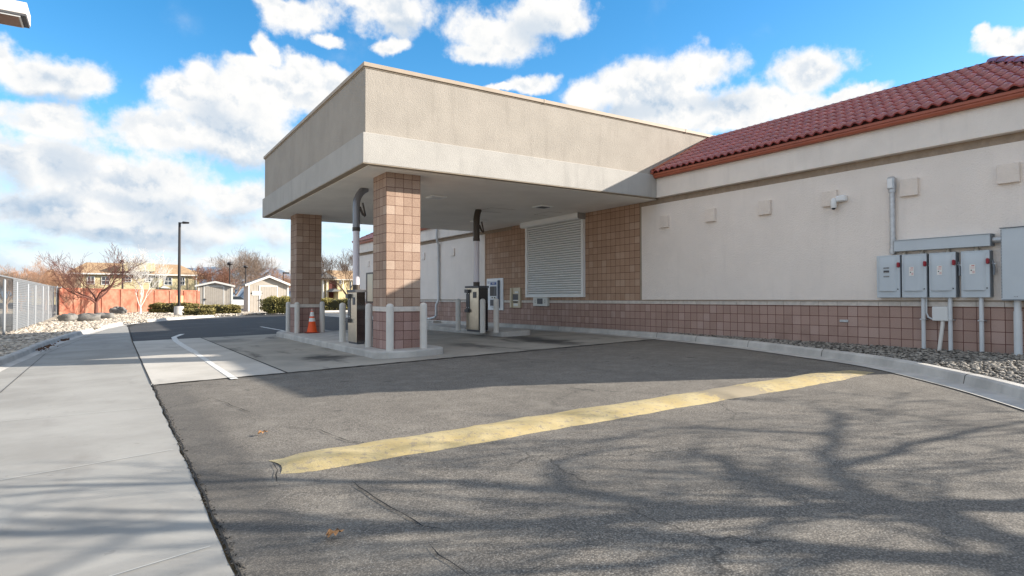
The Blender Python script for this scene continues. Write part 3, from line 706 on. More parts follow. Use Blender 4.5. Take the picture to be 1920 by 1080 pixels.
# roller shutter
y0s, y1s = 15.22, 18.44
zb_ = 1.24; zt_ = 3.72
sh = MB()
nsl = 31; hh = (3.72-1.30)/nsl
for i in range(nsl):
    z = 1.30+i*hh; sh.extr([(-.04, z+hh*.05), (-.070, z+hh*.16), (-.088, z+hh*.40), (-.084, z+hh*.62), (-.040, z+hh*.74), (-.035, z+hh*.74), (-.035, z+hh*.05)], 'Y', y0s+.06, y1s-.06)
SHW = mat('shutter_white', (.86,.86,.84), .5, spec=.3)
so_ = sh.build('roller_shutter', SHW, B)
MB().box((-.034, y0s+.06, 1.3), (-.005, y1s-.06, 3.72)).build('slat_backing', mat('backing_grey', (.36,.36,.36), .7), so_)  # plain grey backing sheet, darkens the gaps between slats
MB().box((-.11, y0s-.01, zb_), (-.0, y0s+.09, 3.72), .005).build('side_rail', SHW, so_); MB().box((-.11, y1s-.09, zb_), (0, y1s+.01, 3.72), .005).build('side_rail', SHW, so_)
MB().box((-.115, y0s+.09, zb_), (0, y1s-.09, 1.315), .005).build('bottom_bar', SHW, so_)
MB().extr([(0,3.71),(-.26,3.71),(-.30,3.76),(-.30,3.94),(-.27,3.97),(0,3.98)], 'Y', y0s+.0, y1s+.07).build('shutter_housing', SHW, so_)
MB().extr([(0,3.70),(-.27,3.70),(-.31,3.75),(-.31,3.95),(-.28,3.98),(0,3.99)], 'Y', y0s-.03, y0s-.001).build('housing_end', mat('housing_end', (.30,.29,.28), .6), so_)
# ------------------------------------------------------------------ canopy
K = thing('drive_through_canopy', (-4, 17, .1), 'boxy beige stucco drive through canopy on two block columns', 'canopy')
KX, KY0, KY1, KR = -8.30, 12.03, 21.84, 2.25
MB().box((KX, KY0, 4.52), (KR, KY1, 5.90), .01).build('parapet', STUC_T, K)
e = .06
MB().box((KX-e, KY0-e, 3.918), (-.185, KY1+e, 4.53), .008).build('lower_band', STUC_CB, K)
# light trim strip around the underside and the soffit panel
mb = MB()
mb.box((KX-e+.005, KY0-e+.005, 3.905), (-.19, KY0+.10, 3.917)).box((KX-e+.005, KY0+.1, 3.905), (KX+.10, KY1+e-.005, 3.917)).box((KX+.1, KY1-.1, 3.905), (-.19, KY1+e-.005, 3.917))
mb.build('soffit_trim', TRIM, K)
MB().box((KX+.10, KY0+.10, 3.892), (-.03, KY1-.1, 3.916)).build('soffit', SOFFIT, K)
mb = MB().box((KX-.04, KY0-.04, 5.87), (KR+.1, KY1+.04, 5.955), .006); mb.build('coping', COPING, K)
MB().box((KX-.012, KY0-.012, 5.845), (KR+.02, KY1+.012, 5.872)).build('drip_edge', TRIM, K)
for x in (-3.9, 1.0): MB().box((x, KY0-.046, 5.865), (x+.04, KY0-.03, 5.962)).build('coping_seam', COPING, K)
def column(y0):
    x0 = -7.67; s = .7844
    c = MB().box((x0, y0, 1.03), (x0+s, y0+s, 3.893)).build('column', BLK_CT, K)
    MB().box((x0, y0, g(x0)+.1), (x0+s, y0+s, .925)).build('column_base', BLK_CR, c)
    MB().box((x0-.012, y0-.012, .925), (x0+s+.012, y0+s+.012, 1.03), .005).build('cap_band', CAPB, c)
column(12.48); column(20.14)
for (px, py) in ((818,369),(1018,387),(898,414)):
    p = hZ(px, py, 3.892); lt = MB().box((p.x-.22, p.y-.22, 3.862), (p.x+.22, p.y+.22, 3.8915), .004).build('downlight', SHW, K)
    MB().box((p.x-.15, p.y-.15, 3.856), (p.x+.15, p.y+.15, 3.8615)).build('lens', DGREY if px == 1018 else LABEL, lt)
for a, b in (((905,393),(950,397)), ((1012,400),(1058,398))):
    p, q = hZ(*a, 3.892), hZ(*b, 3.892); mb = MB().box((min(p.x,q.x), p.y-.5, 3.8885), (max(p.x,q.x), p.y-.49, 3.8915)).box((min(p.x,q.x), p.y+.3, 3.8885), (max(p.x,q.x), p.y+.31, 3.8915))
    mb.box((min(p.x,q.x), p.y-.5, 3.8885), (min(p.x,q.x)+.01, p.y+.3, 3.8915)); mb.build('access_panel', TRIM, K)
# ------------------------------------------------------------------ islands
def island(name, x0, x1, y0, y1, label):
    r = (x1-x0)/2; cx = (x0+x1)/2; P = []
    for i in range(13): a = math.pi+math.pi*i/12; P.append((cx+r*math.cos(a), y0+.42*r+.42*r*math.sin(a)*1.0))
    for i in range(13): a = math.pi*i/12; P.append((cx+r*math.cos(a), y1-r+r*math.sin(a)))
    mb = MB(); n = len(P); vs = []
    def ins(p, d):
        c = Vector((cx, min(max(p[1], y0+r), y1-r))); v = Vector(p)-c; l = v.length; return c+v*((l-d)/l)
    for d, h in ((0, -.05), (0, .12), (.008, .142), (.03, .152)):
        for p in P: q = ins(p, d); vs.append((q.x, q.y, g(q.x)+h))
    mb.add(vs, [(j*n+i, j*n+(i+1) % n, (j+1)*n+(i+1) % n, (j+1)*n+i) for j in range(3) for i in range(n)]+[tuple(range(3*n, 4*n))])
    o = mb.build(name, KERB, loc=(cx, y0, g(cx))); tag(o, label, 'traffic island', 'traffic islands'); return o
island('traffic_island', -8.02, -6.45, 11.95, 22.0, 'raised concrete island carrying the two block columns')
island('traffic_island', -3.05, -2.02, 15.15, 22.4, 'raised concrete island nearer the wall carrying the second tube kiosk')
# ------------------------------------------------------------------ bollards
def bollard_at(px, py, label, first=None):
    p = hG(px, py, .15)
    if first is None:
        mb = MB().lathe([(.078,0),(.078,.90),(.074,.935),(.058,.96),(.03,.975),(.004,.98)], p, 24)
        o = mb.build('bollard', BOLL, loc=p); o['category'] = 'bollard'
    else: o = first.copy(); col.objects.link(o); o.location = p
    tag(o, label, 'bollard', 'cream painted steel bollards'); return o
bl = [(731,658,'bollard at the near left corner of the front block column'),(794,653,'bollard at the right corner of the front block column'),(691.5,651,'bollard between the tube kiosk and the front block column'),
 (642,641,'lone bollard just left of the near tube kiosk'),(557,625,'bollard at the front left corner of the rear block column'),(604,623,'bollard right of the orange cone at the rear column'),(540.5,622,'leftmost bollard beside the rear block column'),
 (859,620,'bollard left of the kiosk on the island by the wall'),(905,624.5,'bollard just right of the kiosk on the island by the wall'),(930.5,623.5,'bollard at the end of the wall island in front of the cash machine')]
b0 = None
for px, py, lab in bl:
    o = bollard_at(px, py, 'cream steel '+lab, b0); b0 = b0 or o
# ------------------------------------------------------------------ pneumatic tube kiosks
def kiosk(name, x0, y0, wx, wy, h, tube_r, label, bend, low, dark, SP):
    zb = g(x0)+.145; r = thing(name, (x0, y0, zb), label, 'tube kiosk', 'drive up tube kiosks'); z1 = zb+h
    MB().box((x0, y0, zb+.05), (x0+wx, y0+wy, z1-.06), .006).build('cabinet', [STEEL, STEELD][0], r)
    MB().box((x0+.006, y0-.006, zb+.05), (x0+wx-.004, y0-.001, z1-.065)).build('side_panel', SP, r)
    MB().box((x0+.02, y0+.01, zb-.01), (x0+wx-.02, y0+wy-.02, zb+.05)).build('plinth', DGREY, r)
    MB().box((x0-.03, y0-.02, z1-.06), (x0+wx+.02, y0+wy+.03, z1)).build('top_cap', DGREY, r)
    MB().box((x0-.008, y0+wy*.16, z1-.36), (x0-.001, y0+wy*.42, z1-.18)).build('speaker_grille', DGREY, r)
    dk = MB().box((x0-.012, y0+wy*.70, z1-.80), (x0-.001, y0+wy*.98, z1-.10)).build('control_panel', DGREY, r)
    for z in (z1-.24, z1-.66):
        for yy in (.68, .86): MB().box((x0-.02, y0+wy*(yy+.06)-.012, z), (x0-.013, y0+wy*(yy+.06)+.012, z+.03)).build('button', LABEL, dk)
    MB().box((x0-.07, y0+wy*.70, z1-.79), (x0-.013, y0+wy*.98, z1-.70)).build('tray', DGREY, dk)
    MB().box((x0-.07, y0+wy*.70, z1-.20), (x0-.013, y0+wy*.98, z1-.10)).build('hood', DGREY, dk)
    cx, cy = x0+wx*.45, y0+wy*.5
    MB().lathe([(tube_r*1.12, 0), (tube_r*1.12, .13)], (cx, cy, z1-.01), 18).build('collar', TUBEK, r)
    MB().tube([(cx, cy, z1+.12), (cx, cy, low)], tube_r, 18).build('tube', TUBEC, r)
    pts = [(cx, cy, low), (cx, cy, 3.45)]
    for i in range(1, 8): a = i/7*1.2; pts.append((cx+bend[0]*(1-math.cos(a)), cy+bend[1]*(1-math.cos(a)), 3.45+.47*math.sin(a)))
    MB().tube(pts, tube_r*1.1, 18).build('tube_elbow', dark, r)
    MB().lathe([(tube_r*1.2, 0), (tube_r*1.2, .09)], (cx, cy, low-.02), 18).build('collar', TUBEK, r)
    mb = MB().tube([(cx+tube_r, cy-.02, 3.42), (cx+tube_r+.06, cy-.05, 3.25), (cx+tube_r+.12, cy-.08, 3.2)], .03, 8)
    mb.tube([(cx+tube_r+.12, cy-.08, 3.2), (cx+tube_r+.06, cy-.06, 3.52)], .022, 8); mb.build('bracket', TUBEK, r)
p = hG(668, 646, .15)
kiosk('tube_kiosk', p.x, p.y, .215, .62, 1.30, .078, 'steel tube kiosk with black side beside the front block column', (.42, .1), 2.85, TUBED, mat('mirror_steel', (.30,.31,.31), .12, metal=1.))
p = hG(898, 622, .15)
kiosk('tube_kiosk', p.x-.02, p.y, .33, .75, 1.36, .088, 'steel and black tube kiosk on the island near the cash machine', (.16, .05), 2.95, TUBEK, STEELD)
# ------------------------------------------------------------------ wall fittings
def txt(s, size, loc, rot, M, name, parent, ext=.001):
    cu = bpy.data.curves.new(name, 'FONT'); cu.body = s; cu.size = size; cu.extrude = ext; cu.align_x = 'CENTER'; cu.align_y = 'CENTER'
    t = bpy.data.objects.new('tmp', cu); col.objects.link(t); bpy.context.view_layer.update()
    me = bpy.data.meshes.new_from_object(t); bpy.data.objects.remove(t); me.materials.clear(); me.materials.append(M)
    o = bpy.data.objects.new(name, me); col.objects.link(o); o.parent = parent
    o.location = Vector(loc)-WORLD[parent.name]; o.rotation_euler = rot; WORLD[o.name] = Vector(loc); return o
WROT = (R_(90), 0, R_(-90))        # readable on a wall facing -X
A = thing('cash_machine', (0, 20.7, .75), 'white surround with a blue and black cash machine set in the block wall', 'cash machine')
MB().box((-.045, 20.07, .75), (0, 21.30, 1.985), .006).build('surround', mat('atm_surround', (.78,.79,.80), .4), A)
MB().box((-.10, 20.36, .86), (-.04, 20.98, 1.88), .01).build('housing', mat('atm_blue_grey', (.60,.63,.68), .4), A)
MB().box((-.115, 20.30, .84), (-.04, 20.37, 1.90), .008).build('side_guard', mat('atm_side', (.10,.12,.17), .4), A)
sc_ = MB().box((-.108, 20.46, 1.73), (-.101, 20.90, 1.83)).build('header', SCREEN, A)
txt('ATM', .085, (-.110, 20.68, 1.78), WROT, LABEL, 'lettering', sc_)
MB().box((-.106, 20.45, 1.30), (-.101, 20.94, 1.67)).build('screen', BLACK, A)
MB().add([(-.115,20.46,1.31),(-.115,20.66,1.31),(-.109,20.60,1.66),(-.109,20.46,1.66)], [(0,1,2,3)]).build('screen_glare', DGREY, A)
mb = MB().box((-.118, 20.46, 1.18), (-.101, 20.84, 1.29), .004); kp = mb.build('card_panel', LABEL, A)
MB().box((-.122, 20.52, 1.21), (-.119, 20.60, 1.26)).build('card_slot', INK, kp); MB().box((-.122, 20.70, 1.21), (-.119, 20.78, 1.26)).build('card_slot', INK, kp)
MB().box((-.108, 20.50, .92), (-.101, 20.92, 1.15)).build('dispenser', DGREY, A)
mb = MB()
for i in range(3):
    for j in range(3): mb.box((-.050, 21.22-j*.075, 1.79+i*.035), (-.046, 21.17-j*.075, 1.805+i*.035))
mb.build('sticker', SCREEN, A)
D = thing('night_deposit', (0, 19.2, .86), 'beige night deposit box mounted left of the roller shutter', 'deposit box')
MB().box((-.07, 18.85, .86), (0, 19.50, 1.595), .008).build('face_plate', BEIGE, D)
MB().box((-.12, 19.36, .87), (-.07, 19.47, 1.585), .006).build('side_flange', BEIGE, D)
MB().box((-.078, 18.98, 1.15), (-.071, 19.32, 1.36)).build('window', DGREY, D)
MB().lathe([(.05, 0), (.05, .02)], (0, 0, 0), 12).build('dial', STEEL, D, loc=(-.09, 19.08, 1.25)).rotation_euler = (0, R_(-90), 0)
MB().box((-.085, 18.95, 1.40), (-.071, 19.18, 1.46), .003).build('handle', WHITEM, D)
MB().box((-.09, 18.93, 1.12), (-.071, 19.32, 1.145), .003).build('ledge', WHITEM, D)
MB().box((-.078, 19.0, 1.04), (-.071, 19.30, 1.10)).build('slot', BLACK, D)
MB().box((-.078, 18.98, .93), (-.071, 19.28, 1.01)).build('lower_panel', LABEL, D)
T = thing('teller_drawer', (0, 17.5, .94), 'small white transaction drawer with dark square below the shutter', 'teller drawer')
MB().box((-.10, 17.12, .935), (0, 17.98, 1.235), .008).build('face_plate', mat('drawer_white', (.66,.65,.60), .5), T)
MB().box((-.108, 17.40, 1.01), (-.101, 17.72, 1.20)).build('window', DGREY, T)
mb = MB()
for yc in (17.27, 17.84):
    mb = MB()
    for k in range(8): a = k*math.pi/4; mb.box((-.106, yc+.035*math.cos(a)-.006, 1.10+.05*math.sin(a)-.008), (-.101, yc+.035*math.cos(a)+.006, 1.10+.05*math.sin(a)+.008))
    mb.build('speaker_grille', INK, T)
# downpipe on the far stucco
dp = [tuple(hX(x_, y_, X_)) for x_, y_, X_ in ((819,425,-.28),(819,448,-.28),(820,453,-.22),(822.5,459,-.10),(822.5,560,-.10),(821,565,-.14),(818,572,-.2),(818,590,-.2),(816,595,-.22),(806,597.5,-.3),(800,598,-.36))]
o = MB().tube(dp, .055, 10).build('downpipe', PVC, loc=(-.1, 25.9, .2)); tag(o, 'pale grey downpipe with elbows on the far stucco wall', 'downpipe')
# hose bib plate, small bracket
o = MB().box((-.02, 6.9, .71), (0, 7.07, .76), .004).build('outlet_box', GALV, loc=(0, 6.98, .7)); tag(o, 'small metal outlet plate on the rose block base wall', 'outlet box')
MB().lathe([(.018,0),(.018,.03)], (0,0,0), 8).build('knob', BLACK, o, loc=(-.02, 7.02, .735)).rotation_euler = (0, R_(-90), 0)
# security camera
S = thing('security_camera', (-.03, 7.0, 3.2), 'white security camera under an accent square on the stucco wall', 'security camera')
MB().box((-.16, 6.86, 3.16), (-.035, 7.06, 3.28), .02).build('mount', WHITEM, S)
MB().lathe([(.045,-.13),(.055,-.1),(.058,-.02),(.05,.05),(.03,.07)], (-.14, 7.10, 3.17), 16).build('camera_body', WHITEM, S)
MB().lathe([(.01,-.165),(.03,-.155),(.04,-.131)], (-.14, 7.10, 3.17), 12).build('lens', BLACK, S)
# conduit with pull-elbow
Cn = thing('service_conduit', (-.08, 6.0, 2.05), 'tall galvanised conduit with an oval cover fitting rising from the first switch box', 'conduit')
MB().tube([(-.10, 5.985, 2.03), (-.10, 5.985, 3.28)], .048, 14).build('pipe', GALV, Cn)
cf = MB().box((-.17, 5.925, 3.24), (-.035, 6.055, 3.50), .03).tube([(-.10, 5.985, 3.2), (-.10, 5.985, 3.27)], .062, 14).build('elbow_fitting', GALV, Cn)
MB().box((-.185, 5.945, 3.28), (-.172, 6.035, 3.46), .006).build('cover_plate', WHITEM, cf)
MB().lathe([(.056,0),(.056,.07)], (-.10, 5.985, 2.2), 14).build('coupling', GALV, Cn); MB().lathe([(.058,0),(.058,.09)], (-.10, 5.985, 2.05), 14).build('coupling', GALV, Cn)
# wireway trough
Wy = thing('wireway', (-.1, 5.1, 2.2), 'long grey metal wireway above the row of switch boxes', 'wireway')
MB().box((-.20, 4.40, 2.07), (-.035, 5.92, 2.27), .004).build('trough', GREYM, Wy)
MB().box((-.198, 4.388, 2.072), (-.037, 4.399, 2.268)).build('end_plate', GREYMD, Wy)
MB().box((-.215, 4.385, 2.272), (-.03, 5.93, 2.279)).build('lid', GREYM, Wy)
MB().tube([(-.1, 4.39, 2.17), (-.1, 4.24, 2.17)], .055, 12).build('nipple', GALV, Wy)
for y in (5.78, 5.48, 5.06, 4.63):
    MB().tube([(-.1, y, 1.98), (-.1, y, 2.075)], .032, 10).lathe([(.043,0),(.043,.035)], (-.1, y, 1.995), 12).build('nipple', mat('nipple_beige', (.42,.38,.32), .6) if 'nipple_beige' not in bpy.data.materials else bpy.data.materials['nipple_beige'], Wy)
# switch boxes
def switchbox(y, z, s=1.0, lab='white'):
    r = thing('disconnect_box', (-.04, y, z), 'x', 'switch box', 'grey disconnect switch boxes on the wall')
    W_, H_ = .42*s, .80
    MB().box((-.17, y, z), (-.037, y+W_, z+H_), .006).build('case', GREYM, r)
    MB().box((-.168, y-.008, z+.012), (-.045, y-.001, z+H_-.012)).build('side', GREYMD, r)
    # raised domed cover
    mb = MB(); nz, ny = 6, 10; vs = []
    for i in range(nz+1):
        zz = z+.125+(H_-.16)*i/nz
        for j in range(ny+1):
            t = j/ny; yy = y+.055+(W_-.08)*t
            edge = min(1, (t)/.16); top = min(1, (nz-i)/1.2+.15)
            bul = .028*math.sin(min(1, edge)*math.pi/2)*(top if i == nz else 1); vs.append((-.171-bul*(1 if t < .9 else (1-t)/.1), yy, zz))
    mb.add(vs, [(i*(ny+1)+j, i*(ny+1)+j+1, (i+1)*(ny+1)+j+1, (i+1)*(ny+1)+j) for i in range(nz) for j in range(ny)], True)
    b = len(vs); n = ny+1
    mb.add([vs[j] for j in range(n)]+[(-.171, vs[j][1], vs[j][2]) for j in range(n)], [(j, j+1, n+j+1, n+j) for j in range(ny)])
    dr = mb.build('door', GREYM, r)
    hd = MB().box((-.225, y-.0, z+.565), (-.155, y+.038, z+.66), .012).build('handle', RED, r)
    MB().tube([(-.13, y-.02, z+.58), (-.13, y-.07, z+.56)], .012, 8).build('latch_pin', WHITEM, r)
    MB().tube([(-.12, y-.025, z+.62), (-.14, y-.055, z+.5), (-.14, y-.05, z+.38)], .018, 8).build('lever', GREYMD, r)
    MB().box((-.182, y+.03, z+.15), (-.172, y+.045, z+.17)).build('screw', BLACK, r)
    if lab == 'white':
        p = MB().box((-.2045, y+W_*.46, z+.40), (-.2035, y+W_*.46+.085, z+.565)).build('warning_label', LABEL, r)
        mb = MB(); yy = y+W_*.46
        for k, (w0, h0) in enumerate(((.045,.012),(.06,.005),(.06,.005))): mb.box((-.2055, yy+.012, z+.54-k*.02), (-.2046, yy+.012+w0, z+.54-k*.02+h0))
        for k in range(3): mb.box((-.2055, yy+.01, z+.42+k*.014), (-.2046, yy+.045, z+.425+k*.014))
        mb.build('print', INKR, p)
        MB().box((-.2056, yy+.05, z+.455), (-.2047, yy+.068, z+.475)).build('symbol', INK, p)
    else:
        for k, zz in enumerate((.55, .47, .39)):
            p = MB().box((-.2045, y+W_*.42, z+zz), (-.2035, y+W_*.42+.10, z+zz+(.022 if k != 1 else .045))).build('label_strip', INK, r)
            mb = MB()
            for q in range(5): mb.box((-.2055, y+W_*.42+.008+q*.018, z+zz+.006), (-.2046, y+W_*.42+.018+q*.018, z+zz+.014))
            mb.build('print', LABEL, p)
    return r
a = switchbox(5.83, 1.205, lab='black'); a['label'] = 'leftmost grey switch box, with black printed strips, under the tall conduit'
b_ = switchbox(5.38, 1.205); b_['label'] = 'grey switch box with white label, second from left under the wireway'
c_ = dup(b_, (-.04, 4.92, 1.205), 'grey switch box with white label, third from left under the wireway'); 
d__ = dup(b_, (-.04, 4.42, 1.205), 'rightmost grey switch box, next to the big cabinet')
# big cabinet at the frame edge
Q = thing('meter_cabinet', (-.04, 3.9, 1.15), 'large grey electrical cabinet at the right end of the switch boxes', 'electrical cabinet')
MB().box((-.24, 3.18, 1.17), (-.037, 4.24, 2.34), .006).build('case', GREYM, Q)
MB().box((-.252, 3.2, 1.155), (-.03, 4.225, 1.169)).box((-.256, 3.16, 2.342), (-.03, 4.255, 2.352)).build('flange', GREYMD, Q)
mb = MB()
for i in range(46): mb.box((-.244, 4.224, 1.2+i*.0245), (-.2405, 4.236, 1.212+i*.0245))
mb.build('hinge', DGREY, Q)
mb = MB()
for y in (4.02, 4.05, 3.72): mb.box((-.244, y, 1.215), (-.2405, y+.01, 1.225))
mb.build('screw', BLACK, Q)
# conduits to the ground
for px, lab in ((1731.5, 'conduit rising from the rocks to the second switch box'), (1782, 'conduit right of the small box, under the third switch box'), (1840.5, 'conduit rising to the rightmost switch box')):
    y = hX(px, 600, -.1).y; r = thing('conduit_pipe', (-.1, y, .22), 'grey '+lab, 'conduit', 'grey conduits down the block wall')
    MB().tube([(-.1, y, .2), (-.1, y, 1.21)], .034, 12).build('pipe', PVC, r); MB().box((-.14, y-.045, .80), (-.0, y+.045, .825), .002).build('strap', GALV, r)
y = hX(1909, 620, -.14).y; o = MB().tube([(-.14, y, .2), (-.14, y, .98)], .058, 14).tube([(-.14, y, .98), (-.14, y, 1.17)], .05, 14).build('conduit_pipe', PVC, loc=(-.14, y, .2)); tag(o, 'thick grey conduit below the big electrical cabinet', 'conduit', 'grey conduits down the block wall')
J = thing('junction_box', (-.07, 5.2, .8), 'small pale square box between the conduits on the block wall', 'junction box')
yj0, yj1 = hX(1777, 590, -.15).y, hX(1747, 590, -.15).y; zj = hX(1762, 602, -.15).z; zk = hX(1762, 575, -.15).z
MB().box((-.15, yj0, zj), (-.0, yj1, zk), .012).build('case', mat('box_pale', (.66,.66,.64), .5), J)
MB().lathe([(.012,0),(.012,.006)], (0,0,0), 10).build('lock', DGREY, J, loc=(-.15, yj0+.05, (zj+zk)/2)).rotation_euler = (0, R_(-90), 0)
ym = hX(1768, 604, -.1).y; yn = hX(1761, 652, -.1).y
MB().tube([(-.1, ym, zj+.01), (-.1, ym+.005, zj-.06), (-.12, yn, .2)], .032, 12).build('pipe', mat('pvc_cream', (.70,.67,.62), .5), J)
yc = hX(1737, 570, -.08).y; ye = hX(1757, 606, -.08).y
MB().tube([(-.08, yc, 1.2), (-.08, yc, .93), (-.08, yc-.03, .85), (-.08, yc-.09, .82), (-.08, ye, .81)], .016, 8).build('small_conduit', PVC, J)
# ------------------------------------------------------------------ cone, paper
p = hY(585, 620, 19.72); p.z = g(p.x)+.152
Cn = thing('traffic_cone', p, 'orange traffic cone with two white collars at the rear column', 'traffic cone')
rc = lambda z: .155-.128*(z-.03)/.72
MB().lathe([(rc(.03), .03), (rc(.75), .75), (.02, .755)], p, 24).build('cone_body', CONEO, Cn)
MB().lathe([(rc(.66)+.004, .66), (rc(.52)+.004, .52)], p, 24).build('collar', CONEW, Cn)
MB().lathe([(rc(.47)+.004, .47), (rc(.36)+.004, .36)], p, 24).build('collar', CONEW, Cn)
MB().lathe([(rc(.75)+.003, .75), (rc(.70)+.003, .69)], p, 16).build('tip', mat('cone_tip', (.5,.35,.3), .6), Cn)
MB().box((p.x-.19, p.y-.19, p.z), (p.x+.19, p.y+.19, p.z+.03), .01).build('base', mat('cone_base', (.25,.04,.02), .6), Cn)
p = hG(778, 650, .152)
o = MB().tube([(p.x-.12, p.y-.05, p.z+.04), (p.x+.18, p.y+.05, p.z+.045)], [.035, .05], 12).add([(p.x-.14,p.y-.1,p.z+.012),(p.x+.16,p.y-.14,p.z+.008),(p.x+.2,p.y+.1,p.z+.06),(p.x-.1,p.y+.06,p.z+.065)], [(0,1,2,3)]).build('paper_roll', PAPER, loc=p)
tag(o, 'crumpled white paper roll lying against the front column base', 'paper roll')
# ------------------------------------------------------------------ chain link fence with slats
def mesh_mat(name, c, cover):
    M = bpy.data.materials.new(name); M.use_nodes = True; t = NT(M.node_tree)
    b = t.node('ShaderNodeBsdfPrincipled', _Roughness=.6, _Metallic=.2); b.inputs['Base Color'].default_value = c4(c)
    tr = t.node('ShaderNodeBsdfTransparent'); mx = t.node('ShaderNodeMixShader'); o = t.node('ShaderNodeOutputMaterial')
    pos = t.node('ShaderNodeNewGeometry').outputs['Position']; s = t.node('ShaderNodeSeparateXYZ'); t.l.new(pos, s.inputs[0])
    a = t.math('ABSOLUTE', t.math('SUBTRACT', t.math('FRACT', t.math('MULTIPLY', t.math('ADD', s.outputs[1], s.outputs[2]), 11.)), .5))
    d = t.math('ABSOLUTE', t.math('SUBTRACT', t.math('FRACT', t.math('MULTIPLY', t.math('SUBTRACT', s.outputs[1], s.outputs[2]), 11.)), .5))
    f = t.math('LESS_THAN', t.math('MINIMUM', a, d), cover)
    t.l.new(f, mx.inputs[0]); t.l.new(tr.outputs[0], mx.inputs[1]); t.l.new(b.outputs[0], mx.inputs[2]); t.l.new(mx.outputs[0], o.inputs[0]); return M
FX_ = -15.85
FN = thing('chain_link_fence', (FX_, 30, -.1), 'tall grey chain link fence with posts along the left bed', 'fence')
ftop = 2.02
posts = [17.5, 20.4, 23.4]+[hX(px, 570, FX_).y for px in (8, 31, 52, 66, 80, 90, 100, 107, 114)]
mat_link = mesh_mat('chain_link', (.07,.075,.08), .1)
for i, y in enumerate(posts):
    MB().lathe([(.045, 0), (.045, 2.0), (.02, 2.05)], (FX_, y, bedz(FX_, y)-.02), 10).build('post', POSTG, FN)
MB().tube([(FX_, posts[0], ftop), (FX_, posts[-1], ftop)], .03, 8).build('top_rail', POSTG, FN)
MB().add([(FX_-.01, posts[0], -.1), (FX_-.01, posts[-1], -.02), (FX_-.01, posts[-1], ftop), (FX_-.01, posts[0], ftop)], [(0, 1, 2, 3)]).build('chain_link', mat_link, FN)
SLAT = mat('fence_slat', (.17,.18,.19), .6, var=.08, vscale=3)
ys = posts[4]-1.2  # nearer bays get no slats; dark mesh stands in for shade
mb = MB(); z = -.02
while z < ftop-.06:
    mb.box((FX_+.01, ys, z), (FX_+.02, posts[-3], z+.062)); mb.box((FX_+.01, posts[-2]-1.5, z), (FX_+.02, posts[-1], z+.062)); z += .075
mb.build('slats', SLAT, FN)
# ------------------------------------------------------------------ red block wall
a0, a1 = hD(114, 560, 43.5), hD(371, 560, 58)
d = (a1-a0).to_2d(); n = Vector((-d.y, d.x)).normalized()
RW = thing('red_wall', (a0.x, a0.y, .1), 'long red painted block wall behind the bare trees', 'wall')
mb = MB(); P = [(a0.x, a0.y), (a1.x, a1.y), (a1.x+n.x*.2, a1.y+n.y*.2), (a0.x+n.x*.2, a0.y+n.y*.2)]; mb.prism(P, -.2, 1.93); mb.build('wall', REDW, RW)
mb = MB(); P = [(a0.x-n.x*.04, a0.y-n.y*.04), (a1.x-n.x*.04, a1.y-n.y*.04), (a1.x+n.x*.24, a1.y+n.y*.24), (a0.x+n.x*.24, a0.y+n.y*.24)]; mb.prism(P, 1.93, 2.0); mb.build('coping', REDW, RW)
for t in [i/8 for i in range(9)]:
    c = Vector((a0.x, a0.y))+d*t; P = [tuple(c-d.normalized()*.18-n*.07), tuple(c+d.normalized()*.18-n*.07), tuple(c+d.normalized()*.18), tuple(c-d.normalized()*.18)]
    MB().prism(P, -.1, 1.92).build('pilaster', REDW, RW)
c0 = Vector((a0.x, a0.y))+d*.80
P = [tuple(c0-n*.03), tuple(c0+d.normalized()*1.0-n*.03), tuple(c0+d.normalized()*1.0), tuple(c0)]
MB().prism(P, 0, 1.5).build('repaired_patch', mat('wall_patch', (.62,.33,.17), .9, var=.1), RW)
